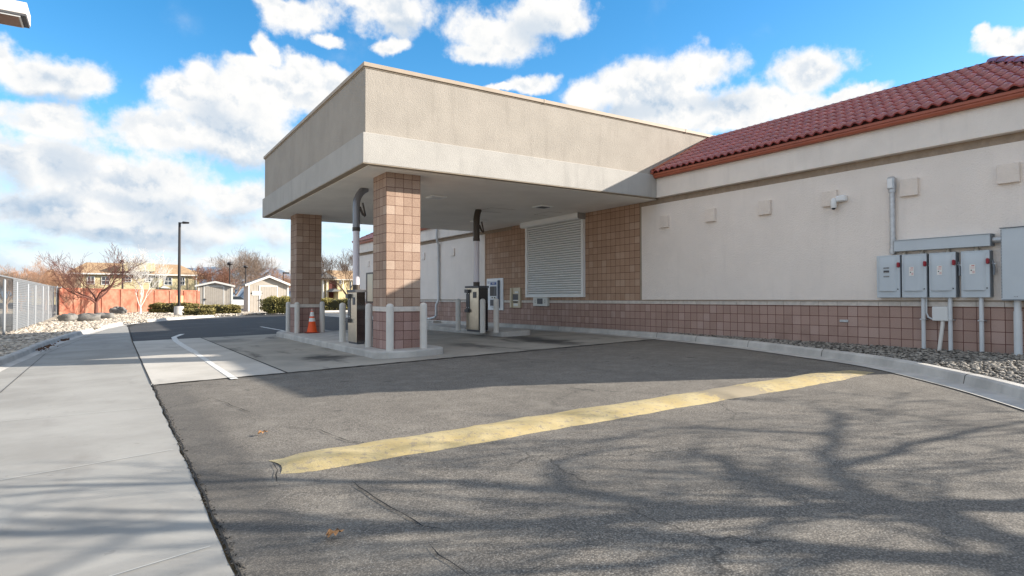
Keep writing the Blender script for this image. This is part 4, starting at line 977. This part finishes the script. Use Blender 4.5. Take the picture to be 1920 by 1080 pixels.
# ------------------------------------------------------------------ sheds
def shed(name, pxs, depth, base_y, eave_y, peak_y, door, label, sign=False, knock=0.0):
    pl = hD(pxs[0], base_y, depth); pr = hD(pxs[1], base_y, depth+(1.75 if sign else 1.2)); zb = .105
    ax = Vector((pr.x-pl.x, pr.y-pl.y)); Wd = ax.length; ax.normalize(); dp_ = Vector((-ax.y, ax.x)); L = 2.2
    He = (base_y-eave_y)*depth/F; Hp = (base_y-peak_y)*depth/F
    r = thing(name, (pl.x, pl.y, zb), label, 'shed', 'garden sheds by the lot')
    def Pt(u, v, z): q = Vector((pl.x, pl.y))+ax*u+dp_*v; return (q.x, q.y, zb+z)
    def bx(u0, u1, v0, v1, z0, z1, nm, M, par=r):
        vs = [Pt(u, v, z) for z in (z0, z1) for v in (v0, v1) for u in (u0, u1)]
        return MB().add(vs, [(0,2,3,1),(4,5,7,6),(0,1,5,4),(2,6,7,3),(0,4,6,2),(1,3,7,5)]).build(nm, M, par)
    prof = [(0,0),(Wd,0),(Wd,He),(Wd/2,Hp-.12),(0,He)]
    mb = MB(); vs = [Pt(u, 0, z) for u, z in prof]+[Pt(u, L, z) for u, z in prof]
    mb.add(vs, [(4,3,2,1,0),(5,6,7,8,9)]+[(i, (i+1) % 5, 5+(i+1) % 5, 5+i) for i in range(5)])
    x = .2
    while x < Wd: # board grooves
        if not(door[0]-.02 < x/Wd < door[1]+.02): mb.mi = 1; vs = [Pt(x, -.004, .05), Pt(x+.02, -.004, .05), Pt(x+.02, -.004, He-.05), Pt(x, -.004, He-.05)]; mb.add(vs, [(0,1,2,3)]); mb.mi = 0
        x += .22
    mb.build('wall', [SIDING, TRIM], r, fix=False)
    ov = .25; th = .1; mb = MB(); sl_ = (Hp-He)/(Wd/2)
    for s_ in (-1, 1):
        u0 = Wd/2; u1 = Wd/2+s_*(Wd/2+ov); z1 = Hp-sl_*(Wd/2+ov)
        vs = [Pt(u, v, z+t) for t in (0, th) for v in (-ov, L+.2) for u, z in ((u0, Hp), (u1, z1))]
        mb.add(vs, [(0,1,3,2),(4,6,7,5),(0,4,5,1),(2,3,7,6),(0,2,6,4),(1,5,7,3)])
    rfm = mb.build('roof', SHROOF, r)
    mb = MB()
    for s_ in (-1, 1):
        u0 = Wd/2; u1 = Wd/2+s_*(Wd/2+ov+.02); z1 = Hp-sl_*(Wd/2+ov)
        vs = [Pt(u, v, z+t) for t in (-.07, th+.015) for v in (-ov-.04, -ov-.003) for u, z in ((u0, Hp), (u1, z1))]
        mb.add(vs, [(0,1,3,2),(4,6,7,5),(0,4,5,1),(2,3,7,6),(0,2,6,4),(1,5,7,3)])
    mb.build('fascia', SHTRIM, rfm)
    for u in (0, Wd-.12): bx(u, u+.12, -.03, -.001, 0, He, 'corner_trim', SHTRIM)
    d0, d1 = door[0]*Wd, door[1]*Wd; Hd = He*.97 if not sign else He*.93
    dr = bx(d0, d1, -.02, -.001, .08, Hd, 'door', SIDING)
    for (u0, u1, z0, z1) in ((d0-.09, d0, 0, Hd+.09), (d1, d1+.09, 0, Hd+.09), (d0, d1, Hd, Hd+.09)): bx(u0, u1, -.035, -.003, z0, z1, 'door_trim', SHTRIM, dr)
    x = d0+.12
    while x < d1-.05: bx(x, x+.018, -.024, -.021, .1, Hd-.05, 'groove', TRIM, dr); x += .2
    bx(d0-.12, d0+.18, -.06, -.036, He*.42, He*.42+.05, 'latch', BLACK, dr); bx(d0+.02, d0+.06, -.07, -.037, He*.36, He*.48, 'padlock', BLACK, dr)
    if sign:
        sg = bx(.045*Wd+.18, .045*Wd+.18+.22*Wd, -.03, -.002, He*.60, He*.76, 'sign', LABEL)
        for k in range(4): bx(.045*Wd+.26, .045*Wd+.18+.18*Wd, -.036, -.031, He*(.63+.03*k), He*(.63+.03*k)+.02, 'print', INKB, sg)
        for u in (.045*Wd+.08, .045*Wd+.18+.22*Wd): bx(u, u+.08, -.03, -.002, He*.66, He*.70, 'hinge', BLACK)
    return r
shed('garden_shed', (371, 435), 63, 579, 534, 527, (.19, .74), 'smaller beige shed with white trim left of the parked car')
shed('garden_shed', (465, 541), 52, 586.5, 535, 520, (.29, .70), 'larger beige shed with a small sign beside its door', sign=True)
# ------------------------------------------------------------------ light poles
def shoebox(mb_parent, c, sx, sy, sz):
    h = MB().box((c[0]-sx/2, c[1]-sy/2, c[2]), (c[0]+sx/2, c[1]+sy/2, c[2]+sz), .012).build('lamp_head', mb_parent[1], mb_parent[0]); return h
p = hB(335.5, 591); dep = (p-CAM).dot(fw)
L1 = thing('light_pole', p, 'tall dark light pole on a round concrete base beside the hedges', 'light pole', 'parking lot light poles')
zt = CAM.z+(559-415)*dep/F
MB().lathe([(.34, 0), (.30, .72), (.27, .76)], (p.x, p.y, p.z-.15), 24).build('concrete_base', KERB, L1)
MB().lathe([(.1, .6), (.08, zt-p.z)], p, 12).build('pole', POLE, L1); MB().lathe([(.17,.6),(.17,.66)], p, 12).build('base_plate', POLE, L1)
q = Vector((p.x, p.y, 0)); rr_ = Vector((rt.x, rt.y, 0)).normalized()
MB().tube([(p.x, p.y, zt-.06), (p.x+rr_.x*.3, p.y+rr_.y*.3, zt-.02)], .04, 8).build('arm', POLE, L1)
c = Vector((p.x, p.y, zt-.04))+rr_*.42
MB().tube([c-rr_*.2+Vector((0,0,.02)), c+rr_*.22+Vector((0,0,0))], [.09, .06], 8).build('lamp_head', POLE, L1)
for (px, ty, by, dep, lab) in ((229.5, 485, 536, 62, 'thin pole with a round lamp in front of the yellow apartment block'), (430.5, 490, 560, 78, 'dark pole with round lamp behind the smaller shed'), (460.5, 496, 560, 92, 'dark pole with round lamp behind the gap between the sheds'), (531, 508, 560, 110, 'short looking dark pole with side lamp behind the larger shed')):
    p = hD(px, 560, dep); zt = CAM.z+(559-ty)*dep/F; r = thing('light_pole', (p.x, p.y, .1), lab, 'light pole', 'parking lot light poles')
    MB().lathe([(.09, 0), (.075, zt-.4)], (p.x, p.y, .1), 8).build('pole', POLE, r)
    if px == 531: MB().box((p.x-.1, p.y-.2, zt-.35), (p.x+1.0, p.y+.2, zt-.1), .03).build('lamp_head', POLE, r)
    else: MB().lathe([(.08, zt-.55), (.3, zt-.42), (.34, zt-.3), (.2, zt-.12), (.03, zt-.1)], (p.x, p.y, .1), 14).build('lamp_head', POLE, r)
# near shoebox luminaire at the top left
LN = thing('lamp_post', (-15.6, 14.1, -.1), 'large white box luminaire overhanging the top left corner', 'lamp post')
zc = hD(50, 27, 11).z; pc = hD(50, 27, 11)
MB().box((pc.x-.75, pc.y, zc), (pc.x, pc.y+.62, zc+.21), .006).build('lamp_head', mat('lamp_pale', (.62,.58,.55), .5, var=.06), LN)
MB().box((pc.x-.74, pc.y+.01, zc-.03), (pc.x-.012, pc.y+.61, zc-.001)).build('lens_frame', DGREY, LN)
MB().box((pc.x-.74, pc.y+.03, zc-.055), (pc.x-.09, pc.y+.58, zc-.031)).build('door_frame', WHITEM, LN)
MB().box((pc.x-.72, pc.y+.06, zc-.062), (pc.x-.12, pc.y+.55, zc-.056)).build('lens', mat('lens_brown', (.22,.11,.07), .3), LN)
MB().lathe([(.08, 0), (.06, zc+.2)], (-15.6, 14.1, -.1), 12).build('pole', POLE, LN); MB().box((-15.6, 14.0, zc+.04), (pc.x-.7, 14.2, zc+.14)).build('arm', POLE, LN)
# ------------------------------------------------------------------ boulders
for i, (px, py, w_, h_, lab) in enumerate(((128, 602, 38, 14, 'long low grey boulder nearest the fence'), (166, 603, 38, 16, 'pointed grey boulder left of the tree trunk'), (196, 598, 34, 12, 'flat grey boulder right of the tree trunk'), (223, 589, 28, 14, 'dark ended grey boulder farther back by the red wall'))):
    p = hB(px, py); dep = (p-CAM).dot(fw); sx, sz = w_*dep/F/2, h_*dep/F; q = random.Random(20+i)
    mb = MB(); vs = []; n, mm = 18, 9
    for a in range(mm+1):
        th = math.pi*a/mm
        for b in range(n):
            ph = 2*math.pi*b/n; k = 1+.13*math.sin(3*ph+i)+.1*math.sin(5*th+2*ph+i*2)+q.uniform(-.06, .06)
            e_ = lambda v: math.copysign(abs(v)**.7, v)
            vs.append(p+rr_*(e_(math.sin(th)*math.cos(ph))*sx*k)+Vector((-rr_.y, rr_.x, 0))*(e_(math.sin(th)*math.sin(ph))*sx*.6*k)+Vector((0, 0, (e_(math.cos(th))*.5+.38)*sz*k)))
    mb.add(vs, [(a*n+b, a*n+(b+1) % n, (a+1)*n+(b+1) % n, (a+1)*n+b) for a in range(mm) for b in range(n)], True)
    o = mb.build('boulder', STONE, loc=p); tag(o, lab, 'boulder', 'boulders in the rock bed')
# ------------------------------------------------------------------ trees
def grow(mb, p, d, L, r, lev, q, spread=.55, upb=.15, nch=3, rmin=.004, wob=.18, n3=3):
    seg = 4 if lev > 1 else 3; pts = [p]; rs = [r]; dd = d.copy()
    for i in range(seg):
        dd = (dd+Vector((q.gauss(0, wob), q.gauss(0, wob), q.gauss(0, wob)*.6+upb*.3))).normalized()
        pts.append(pts[-1]+dd*L/seg); rs.append(max(rmin, r*(1-.42*(i+1)/seg)))
    mb.tube(pts, rs, 6 if r > .05 else (4 if r > .02 else n3), caps=False)
    if lev <= 0: return
    for k in range(nch+(q.random() < .5)):
        t = q.uniform(.35, 1.) if k else 1.
        i = min(seg-1, int(t*seg)); b = pts[i].lerp(pts[i+1], min(1, t*seg-i)) if i < seg else pts[-1]
        ax = dd.orthogonal().normalized(); ax.rotate(Matrix.Rotation(q.uniform(0, 6.283), 3, dd)); nd = (dd+ax*q.uniform(.5, 1.3)*spread*1.4+Vector((0, 0, upb))).normalized()
        grow(mb, b, nd, L*q.uniform(.62, .85), rs[min(i+1, seg)]*q.uniform(.55, .8) if k else rs[-1]*.95, lev-1, q, spread, upb, nch, rmin, wob, n3)
def tree(name, base, H, label, bark, seed, lev=5, trunk=.28, r=.1, spread=.55, upb=.15, nch=3, limbs=4, group='bare winter trees', lean=(0, 0), rmin=.004, twig=None, cat='tree', wob=.18, spr0=.7):
    q = random.Random(seed); t = thing(name, base, label, cat, group); base = Vector(base)
    top = base+Vector((lean[0], lean[1], 1))*H*trunk; mid = base.lerp(top, .5)+Vector((q.gauss(0, .03), q.gauss(0, .03), 0))*H*.3
    MB().tube([base-Vector((0, 0, .1)), base+Vector((0, 0, .1*H*trunk)), mid, top], [r*1.35, r*1.1, r, r*.85], 10).build('trunk', bark, t)
    mb = MB()
    for k in range(limbs):
        a = 6.283*k/limbs+q.uniform(-.4, .4); dd = Vector((math.cos(a)*spr0, math.sin(a)*spr0, 1)).normalized()
        grow(mb, top-Vector((0, 0, q.uniform(0, .25)*H*trunk)), dd, H*(1-trunk)*.38, r*.62, lev, q, spread, upb, nch, rmin, wob)
    mb.build('crown', twig or bark, t, fix=False); return t
p = hB(180, 594); tree('bare_tree', p, 5.4, 'small bare crabapple tree among the boulders', mat('bark_crabapple', (.14,.06,.045), .95, var=.3, vscale=20), 4, lev=4, trunk=.2, r=.11, spread=.6, upb=.12, limbs=6, spr0=1.2, rmin=.007)
p = hD(263, 583, 45); p.z = bedz(p.x, p.y); tree('birch_tree', p, 4.6, 'slender white barked birch in front of the red wall', BARKW, 8, lev=4, trunk=.12, r=.06, spread=.42, upb=.25, limbs=4, spr0=.42, rmin=.008)
BT = [(40, 56, 4.3, BARKO, 'orange brown bare thicket tree at the far left', 5, .55), (85, 60, 4.7, BARKO, 'orange brown bare tree right of the far left thicket', 5, .6), (12, 50, 3.5, BARKP, 'pale bare tree above the start of the fence', 5, .6),
      (118, 64, 4.1, BARKR, 'reddish bare tree above the far fence end', 5, .5),
      (397, 95, 6.4, BARKR, 'reddish bare tree behind the smaller shed', 5, .4), (442, 105, 9.2, BARKP, 'pale wide bare tree behind the gap between sheds', 5, .55), (474, 112, 9.6, BARKP, 'pale bare tree left behind the larger shed', 5, .5), (415, 125, 7.0, BARKP, 'small pale bare tree far behind the smaller shed', 5, .5),
      (500, 118, 6.8, BARKO, 'orange bare tree behind the larger shed roof', 5, .6), (531, 112, 6.2, BARKO, 'orange bare tree next to the rear column', 5, .55), (652, 62, 6.8, BARK, 'dark bare tree in front of the gabled apartment house', 5, .5)]
for i, (px, dep, H, bk, lab, lev, spd) in enumerate(BT):
    p = hD(px, 560, dep); p.z = .1; tree('bare_tree', p, H, lab, bk, 30+i, lev=lev, trunk=.2, r=.13 if dep > 90 else .09, spread=spd, upb=.16, nch=3, limbs=5, rmin=.007 if dep < 70 else .011, spr0=.8)
# tall trees outside the frame whose branches shade the foreground
def limb(mb, px, h0, h1, r0, r1, q, tw=2):
    pts = []
    for i, p_ in enumerate(px):
        S = hG(*p_); h = .68*(h0+(h1-h0)*i/(len(px)-1)); pts.append(S+SUN*((h-S.z)/SUN.z))
    P = []
    for i in range(len(pts)-1):
        for k in range(3): P.append(pts[i].lerp(pts[i+1], k/3)+Vector((q.gauss(0, .015), q.gauss(0, .015), q.gauss(0, .015))))
    r0 *= 1.55; r1 *= 1.55; P.append(pts[-1]); n = len(P); mb.tube(P, [r0+(r1-r0)*i/(n-1) for i in range(n)], 7, caps=False)
    for i in range(1, n):
        if q.random() < .75:
            d = (P[i]-P[i-1]).normalized(); dd = (d+Vector((q.gauss(0, .6), q.gauss(0, .6), q.gauss(0, .4)))).normalized()
            grow(mb, P[i], dd, q.uniform(.4, .9), max(.010, r1*.5), tw, q, .5, .05, 2, .006)
    return P
q = random.Random(77)
S = hG(1925, 948); root = S+SUN*((2.25-S.z)/SUN.z)
T1 = thing('bare_tree', (root.x+.5, root.y-.5, .1), 'bare tree off the building corner whose bold branch shadows cross the asphalt', 'tree', 'bare winter trees')
MB().tube([(root.x+.5, root.y-.5, 0), (root.x+.45, root.y-.45, .8), (root.x+.25, root.y-.2, 1.6), root], [.22, .17, .15, .13], 12).build('trunk', BARK, T1)
mb = MB()
limb(mb, [(1925,948),(1623,951),(1407,961),(1287,966),(1000,984),(700,990),(400,985),(150,1003),(-100,1000)], 3.3, 5.6, .07, .035, q)
limb(mb, [(1990,1095),(1910,1066),(1623,1038),(1431,1018),(1192,999),(1000,984)], 3.4, 5.0, .06, .03, q)
limb(mb, [(1671,949),(1608,927),(1575,894),(1560,832),(1575,800),(1560,770)], 3.9, 5.6, .034, .014, q, 3)
limb(mb, [(1562,878),(1671,851),(1814,808),(1910,793),(2000,785)], 4.4, 5.8, .03, .012, q, 3)
limb(mb, [(1407,961),(1335,961),(1192,937),(1062,918),(850,905),(500,900),(300,908),(0,915)], 4.0, 5.8, .04, .02, q)
limb(mb, [(1671,949),(1527,927),(1431,908),(1359,870),(1300,840)], 3.9, 5.4, .038, .014, q, 3)
limb(mb, [(1990,1050),(1910,1023),(1790,985),(1743,956),(1671,949)], 3.5, 4.2, .045, .03, q)
limb(mb, [(1575,822),(1527,812),(1398,808),(1250,800),(1100,830)], 5.2, 6.2, .022, .008, q, 3)
limb(mb, [(1431,1018),(1200,1062),(1000,1071),(800,1078)], 4.5, 5.5, .03, .015, q)
limb(mb, [(1062,918),(1040,880),(1100,850),(1200,835)], 4.9, 5.8, .025, .01, q, 3)
limb(mb, [(1623,1038),(1500,1060),(1400,1090)], 4.2, 4.8, .03, .015, q)
limb(mb, [(700,990),(520,960),(250,960),(0,950)], 5.2, 6., .022, .012, q, 3)
mb.build('crown', BARK, T1, fix=False)
# ------------------------------------------------------------------ hedges
def hedge(name, px, py, w_, h_, dratio, label, M, seed, bumps=(), dz=.12, nl=3200, ls=.055, box=.55, zbase=None):
    p = hB(px, py) if zbase is None else hD(px, py, zbase); dep = (p-CAM).dot(fw); sx = w_*dep/F/2; H = h_*dep/F; sy = sx*dratio; q = random.Random(seed)
    if zbase: p.z = .1
    t = thing(name, p, label, 'hedge', 'clipped evergreen hedges'); f2 = Vector((-rr_.y, rr_.x, 0))
    def surf(th, ph, k):
        e_ = lambda v: math.copysign(abs(v)**box, v)
        x = e_(math.sin(th)*math.cos(ph)); y = e_(math.sin(th)*math.sin(ph)); z = e_(math.cos(th))
        lump = 1+.06*math.sin(5*ph+seed)+.07*math.sin(7*x+3*y+seed)+.04*math.sin(13*x+seed*2)
        return p+rr_*(x*sx*k*lump)+f2*(y*sy*k*lump)+Vector((0, 0, H*.5+z*H*.5*k*(lump+.05*math.sin(4*x*3+seed))))
    mb = MB(); n = 16; vs = [surf(math.pi*a/10, 2*math.pi*b/n, .86) for a in range(11) for b in range(n)]
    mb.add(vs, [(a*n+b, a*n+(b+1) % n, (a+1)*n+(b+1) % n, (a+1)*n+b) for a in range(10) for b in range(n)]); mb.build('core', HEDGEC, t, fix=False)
    mb = MB()
    for i in range(nl):
        th = math.acos(q.uniform(-1, 1)); ph = q.uniform(0, 6.283); c = surf(th, ph, q.uniform(.84, 1.05))
        if c.z < p.z: continue
        a = Vector((q.gauss(0, 1), q.gauss(0, 1), q.gauss(0, 1))).normalized(); b = a.orthogonal().normalized(); b.rotate(Matrix.Rotation(q.uniform(0, 6.28), 3, a)); s = ls*q.uniform(.6, 1.4)
        mb.add([c-b*s, c+a.cross(b)*s*.5, c+b*s, c-a.cross(b)*s*.5], [(0, 1, 2, 3)])
    mb.build('foliage', M, t, fix=False)
hedge('hedge', 326, 560, 92, 19, .22, 'long low hedge behind the light pole base', HEDGE, 1, nl=6500, zbase=48)
hedge('hedge', 374, 591.5, 56, 13, .5, 'low brownish hedge just right of the light pole base', HEDGE, 2, nl=3000)
hedge('hedge', 417, 588.5, 68, 17, .45, 'rounded hedge in front of the smaller shed', HEDGE, 3, nl=4000)
hedge('hedge', 520, 587.5, 54, 31, .6, 'tall yellow green hedge in front of the larger shed', HEDGEY, 4, nl=5200, box=.7)
hedge('hedge', 545, 587, 40, 30, .6, 'hedge beside the rear column', HEDGEY, 5, nl=3000, box=.7)
hedge('hedge', 632, 584, 76, 24, .4, 'straight yellow green hedge seen between column and tube kiosk', HEDGEY, 6, nl=6000, box=.4)
# ------------------------------------------------------------------ parked cars far off
def car(px, py, dep, label, body, wd=1.8, ln=4.4):
    p = hD(px, 560, dep); p.z = .125; r = thing('parked_car', p, label, 'car', 'cars parked beyond the sheds')
    def T(pr, y0, y1, nm, M, par=r): return MB().extr([(p.y+a*0+0, b) for a, b in pr], 'X', 0, 1) if False else MB().add([(p.x+a, p.y+y0, p.z+b) for a, b in pr]+[(p.x+a, p.y+y1, p.z+b) for a, b in pr], [tuple(range(len(pr))), tuple(range(len(pr), 2*len(pr)))[::-1]]+[(i, (i+1) % len(pr), len(pr)+(i+1) % len(pr), len(pr)+i) for i in range(len(pr))]).build(nm, M, par)
    T([(-2.2,.25),(2.15,.25),(2.2,.6),(2.05,.85),(1.1,.95),(-1.9,1.0),(-2.2,.85)], 0, wd, 'body', body)
    T([(-1.75,.99),(1.05,.94),(.35,1.42),(-1.1,1.45)], .12, wd-.12, 'cabin', GLASSD)
    T([(-1.05,1.44),(.3,1.41),(.25,1.46),(-1.0,1.49)], .14, wd-.14, 'roof', body)
    for x in (-1.35, 1.35):
        w_ = MB().lathe([(.33, -.1), (.33, .1)], (0, 0, 0), 18).build('wheel', BLACK, r, loc=(p.x+x, p.y+.02, p.z+.33)); w_.rotation_euler = (R_(90), 0, 0)
        h = MB().lathe([(.2, 0), (.2, .02)], (0, 0, 0), 14).build('rim', GALV, w_, loc=(p.x+x, p.y+.02, p.z+.33)); h.location = (0, 0, .1)
    for x in (-2.21, 2.16): MB().box((p.x+x, p.y+.1, p.z+.62), (p.x+x+.05, p.y+.45, p.z+.76)).build('headlight', LABEL, r)
car(443, 562, 82, 'white car half hidden between the two sheds', mat('car_white', (.6,.62,.64), .3))
car(446, 562, 92, 'dark car parked behind the white car', mat('car_dark', (.05,.06,.08), .3))
# ------------------------------------------------------------------ apartments
def facade(r, Y):
    def bx(x0, y0, x1, y1, nm, M, par=None, t0=0., t1=.1):
        a, b = hY(x0, y0, Y), hY(x1, y1, Y); return MB().box((a.x, Y-t1, a.z), (b.x, Y-t0, b.z)).build(nm, M, par or r)
    return bx
Y = 126.
a = hY(132, 514, Y); b = hY(370, 517, Y)
AP = thing('apartment_block', ((a.x+b.x)/2, Y, .1), 'long yellow two storey apartment block with tan shingle roof', 'building')
ze = 5.55; zr = 7.6
MB().box((a.x, Y, -.1), (b.x, Y+12, ze)).build('wall', YEL, AP)
mb = MB(); ov = .6
mb.add([(a.x-ov, Y-ov, ze), (b.x+ov, Y-ov, ze), (b.x+ov, Y+12.6, ze), (a.x-ov, Y+12.6, ze), (a.x+2, Y+5, zr), (b.x-2.5, Y+5, zr)], [(0,1,5,4),(1,2,5),(2,3,4,5),(3,0,4),(0,3,2,1)]); rfo = mb.build('roof', TANROOF, AP)
MB().box((a.x-ov, Y-ov-.05, ze-.2), (b.x+ov, Y-ov+.02, ze+.02)).build('fascia', SHTRIM, rfo)
bx = facade(AP, Y)
mid = hY(225, 500, Y); mid1 = hY(290, 500, Y); zt = hY(255, 493, Y).z
MB().box((mid.x, Y-1.2, hY(255, 509, Y).z), (mid1.x, Y+3, zt), .05).build('parapet_dormer', YEL, AP)
bx(285, 516, 297, 539, 'recess', OLIVE, None, 0, .15); bx(120, 518, 152, 540, 'recess', OLIVE, None, 0, .15); bx(222, 509, 291, 511, 'trim', TRIM, None, 1.2, 1.35)
for (x0, y0, x1, y1) in ((307,519,323,535),(336,519,347,535),(234,518,247,529),(272,518,284,529),(163,518,178,533),(190,518,206,534)):
    f = bx(x0, y0, x1, y1, 'window', SHTRIM); 
    w_ = (x1-x0); bx(x0+1.6, y0+1.4, x1-1.6, (y0+y1)/2-.4, 'pane', GLASSD, f, .1, .12); bx(x0+1.6, (y0+y1)/2+.4, x1-1.6, y1-1.4, 'pane', GLASSD, f, .1, .12)
    bx((x0+x1)/2-.3, y0, (x0+x1)/2+.3, y1, 'muntin', SHTRIM, f, .12, .14)
bx(352, 518, 353.4, 545, 'downpipe', TRIM, None, 0, .15); bx(367, 517, 369, 545, 'corner_trim', SHTRIM, None, 0, .15); bx(296, 517, 297.5, 545, 'corner_trim', SHTRIM, None, 0, .15)
# small open balcony wing on its right
a2 = hY(370, 519, Y+1); b2 = hY(392, 519, Y+1)
MB().box((a2.x, Y+1, -.1), (b2.x-1.6, Y+11, 3.4)).build('wing_wall', YEL, AP); MB().box((a2.x, Y+4, 3.4), (b2.x-1.6, Y+11, 4.9)).build('balcony_back', OLIVE, AP)
MB().add([(a2.x-.5, Y, 5.1), (b2.x, Y, 5.1), (b2.x, Y+11, 5.1), (a2.x-.5, Y+11, 5.1), (a2.x-.5, Y+4, 6.6), (a2.x+.8, Y+5, 6.3)], [(0,1,5,4),(1,2,5),(2,3,4,5),(3,0,4),(0,3,2,1)]).build('wing_roof', TANROOF, AP)
MB().box((b2.x-1.9, Y+.8, 3.3), (b2.x-1.6, Y+1.1, 5.1)).build('post', YEL, AP)
MB().add([Vector(hY(300, 540, Y-2)), Vector(hY(307, 535, Y-2)), Vector(hY(321, 541, Y-2)), Vector(hY(300, 540, Y+1)), Vector(hY(307, 535, Y+1)), Vector(hY(321, 541, Y+1))], [(0,1,2),(0,3,4,1),(1,4,5,2),(3,5,4)]).build('porch_gable', SHTRIM, AP)
# gabled house between column and kiosk
Y = 95.
a = hY(603, 526, Y); b = hY(680, 526, Y)
GH = thing('apartment_house', ((a.x+b.x)/2, Y, .1), 'yellow gabled apartment house glimpsed between column and tube kiosk', 'building')
ze = hY(640, 524, Y).z; zr = hY(640, 505, Y).z
MB().box((a.x, Y, -.1), (b.x+3, Y+10, ze)).build('wall', YEL, GH)
MB().add([(a.x-.3, Y-.5, ze), (b.x+3, Y-.5, ze), (b.x+3, Y+10, ze), (a.x-.3, Y+10, ze), (a.x+2.2, Y+4, zr), (b.x+3, Y+4, zr)], [(0,1,5,4),(1,2,5),(2,3,4,5),(3,0,4),(0,3,2,1)]).build('roof', TANROOF, GH)
bx = facade(GH, Y)
bx(615, 526, 630, 559, 'porch_recess', mat('porch_red', (.10,.03,.025), .8), None, 0, .1); bx(610, 524, 614, 561, 'porch_post', YEL, None, 0, .6); bx(631, 524, 639, 561, 'porch_post', YEL, None, 0, .5)
bx(603, 523.5, 658, 525.5, 'eave_trim', SHTRIM, None, 0, .8)
q = [hY(600, 522, Y-2), hY(611, 510, Y-2), hY(634, 522, Y-2)]; q2 = [v+Vector((0, 4, 0)) for v in q]
MB().add(q+q2, [(0,1,2),(3,5,4),(0,3,4,1),(1,4,5,2)]).build('porch_gable', GROOF, GH)
q = [hY(622, 547, Y-3), hY(628, 541, Y-3), hY(641, 546, Y-3)]; q2 = [v+Vector((0, 3, 0)) for v in q]
MB().add(q+q2, [(0,1,2),(3,5,4),(0,3,4,1),(1,4,5,2)]).build('entry_gable', GROOF, GH); bx(625, 547, 640, 562, 'entry_wall', YEL, None, 0, 2.5)
for (x0, y0, x1, y1) in ((605,527,608.5,534),(634.5,526,638,533),(655,527,659,541),(668,527,675,540),(604.5,545,608.5,560)):
    f = bx(x0, y0, x1, y1, 'window', SHTRIM, None, .5 if x0 == 634.5 else 0, .6 if x0 == 634.5 else .1); bx(x0+.7, y0+.7, x1-.7, y1-.7, 'pane', GLASSD, f, .1 if x0 != 634.5 else .6, .13 if x0 != 634.5 else .63)
for x in (603.5, 610, 640.5): bx(x, 525, x+1.1, 562, 'corner_trim', SHTRIM, None, .6 if x != 603.5 else 0, .7)
# pale barn roofs glimpsed behind the far left trees
Y = 150.
a, b = hY(60, 520, Y), hY(122, 520, Y)
HB = thing('far_house', (a.x, Y, .1), 'tan roofed house behind the far left trees', 'building')
MB().box((a.x, Y, -.1), (b.x, Y+8, 4.6)).build('wall', YEL, HB); MB().add([(a.x-.5, Y-.5, 4.6), (b.x+.5, Y-.5, 4.6), (b.x+.5, Y+8.5, 4.6), (a.x-.5, Y+8.5, 4.6), (a.x+3, Y+4, 7.0), (b.x-3, Y+4, 7.0)], [(0,1,5,4),(1,2,5),(2,3,4,5),(3,0,4)]).build('roof', TANROOF, HB)
# ------------------------------------------------------------------ mountains
def ridge(name, pts, D, seed, depth=900):
    q = random.Random(seed); mb = MB(); P = []
    for i in range(len(pts)-1):
        (x0, y0), (x1, y1) = pts[i], pts[i+1]; n = 10
        for k in range(n): t = k/n; P.append((x0+(x1-x0)*t, y0+(y1-y0)*t+q.uniform(-.7, .7)))
    vs = []
    for (x, y) in P:
        top = hD(x, y, D); d = Vector((fw.x, fw.y, 0)).normalized()
        for k in range(6):
            t = k/5; w_ = top-d*depth*(1-t)*1.0; z = top.z*(t**.8)+(q.uniform(-.06, .06)*top.z if 0 < k < 5 else 0)-20*(1-t); vs.append((w_.x+q.uniform(-30, 30)*(0 < k < 5), w_.y, z))
    mb.add(vs, [(i*6+k, i*6+k+1, (i+1)*6+k+1, (i+1)*6+k) for i in range(len(P)-1) for k in range(5)], True)
    o = mb.build(name, HILL, fix=False); o['kind'] = 'structure'; return o
ridge('mountains', [(-700,530),(-300,520),(0,525),(150,518),(240,508),(300,500),(360,503),(400,500),(430,504),(470,509),(500,501),(525,505),(560,520),(610,530),(700,538),(900,545),(1400,550)], 5200, 4)
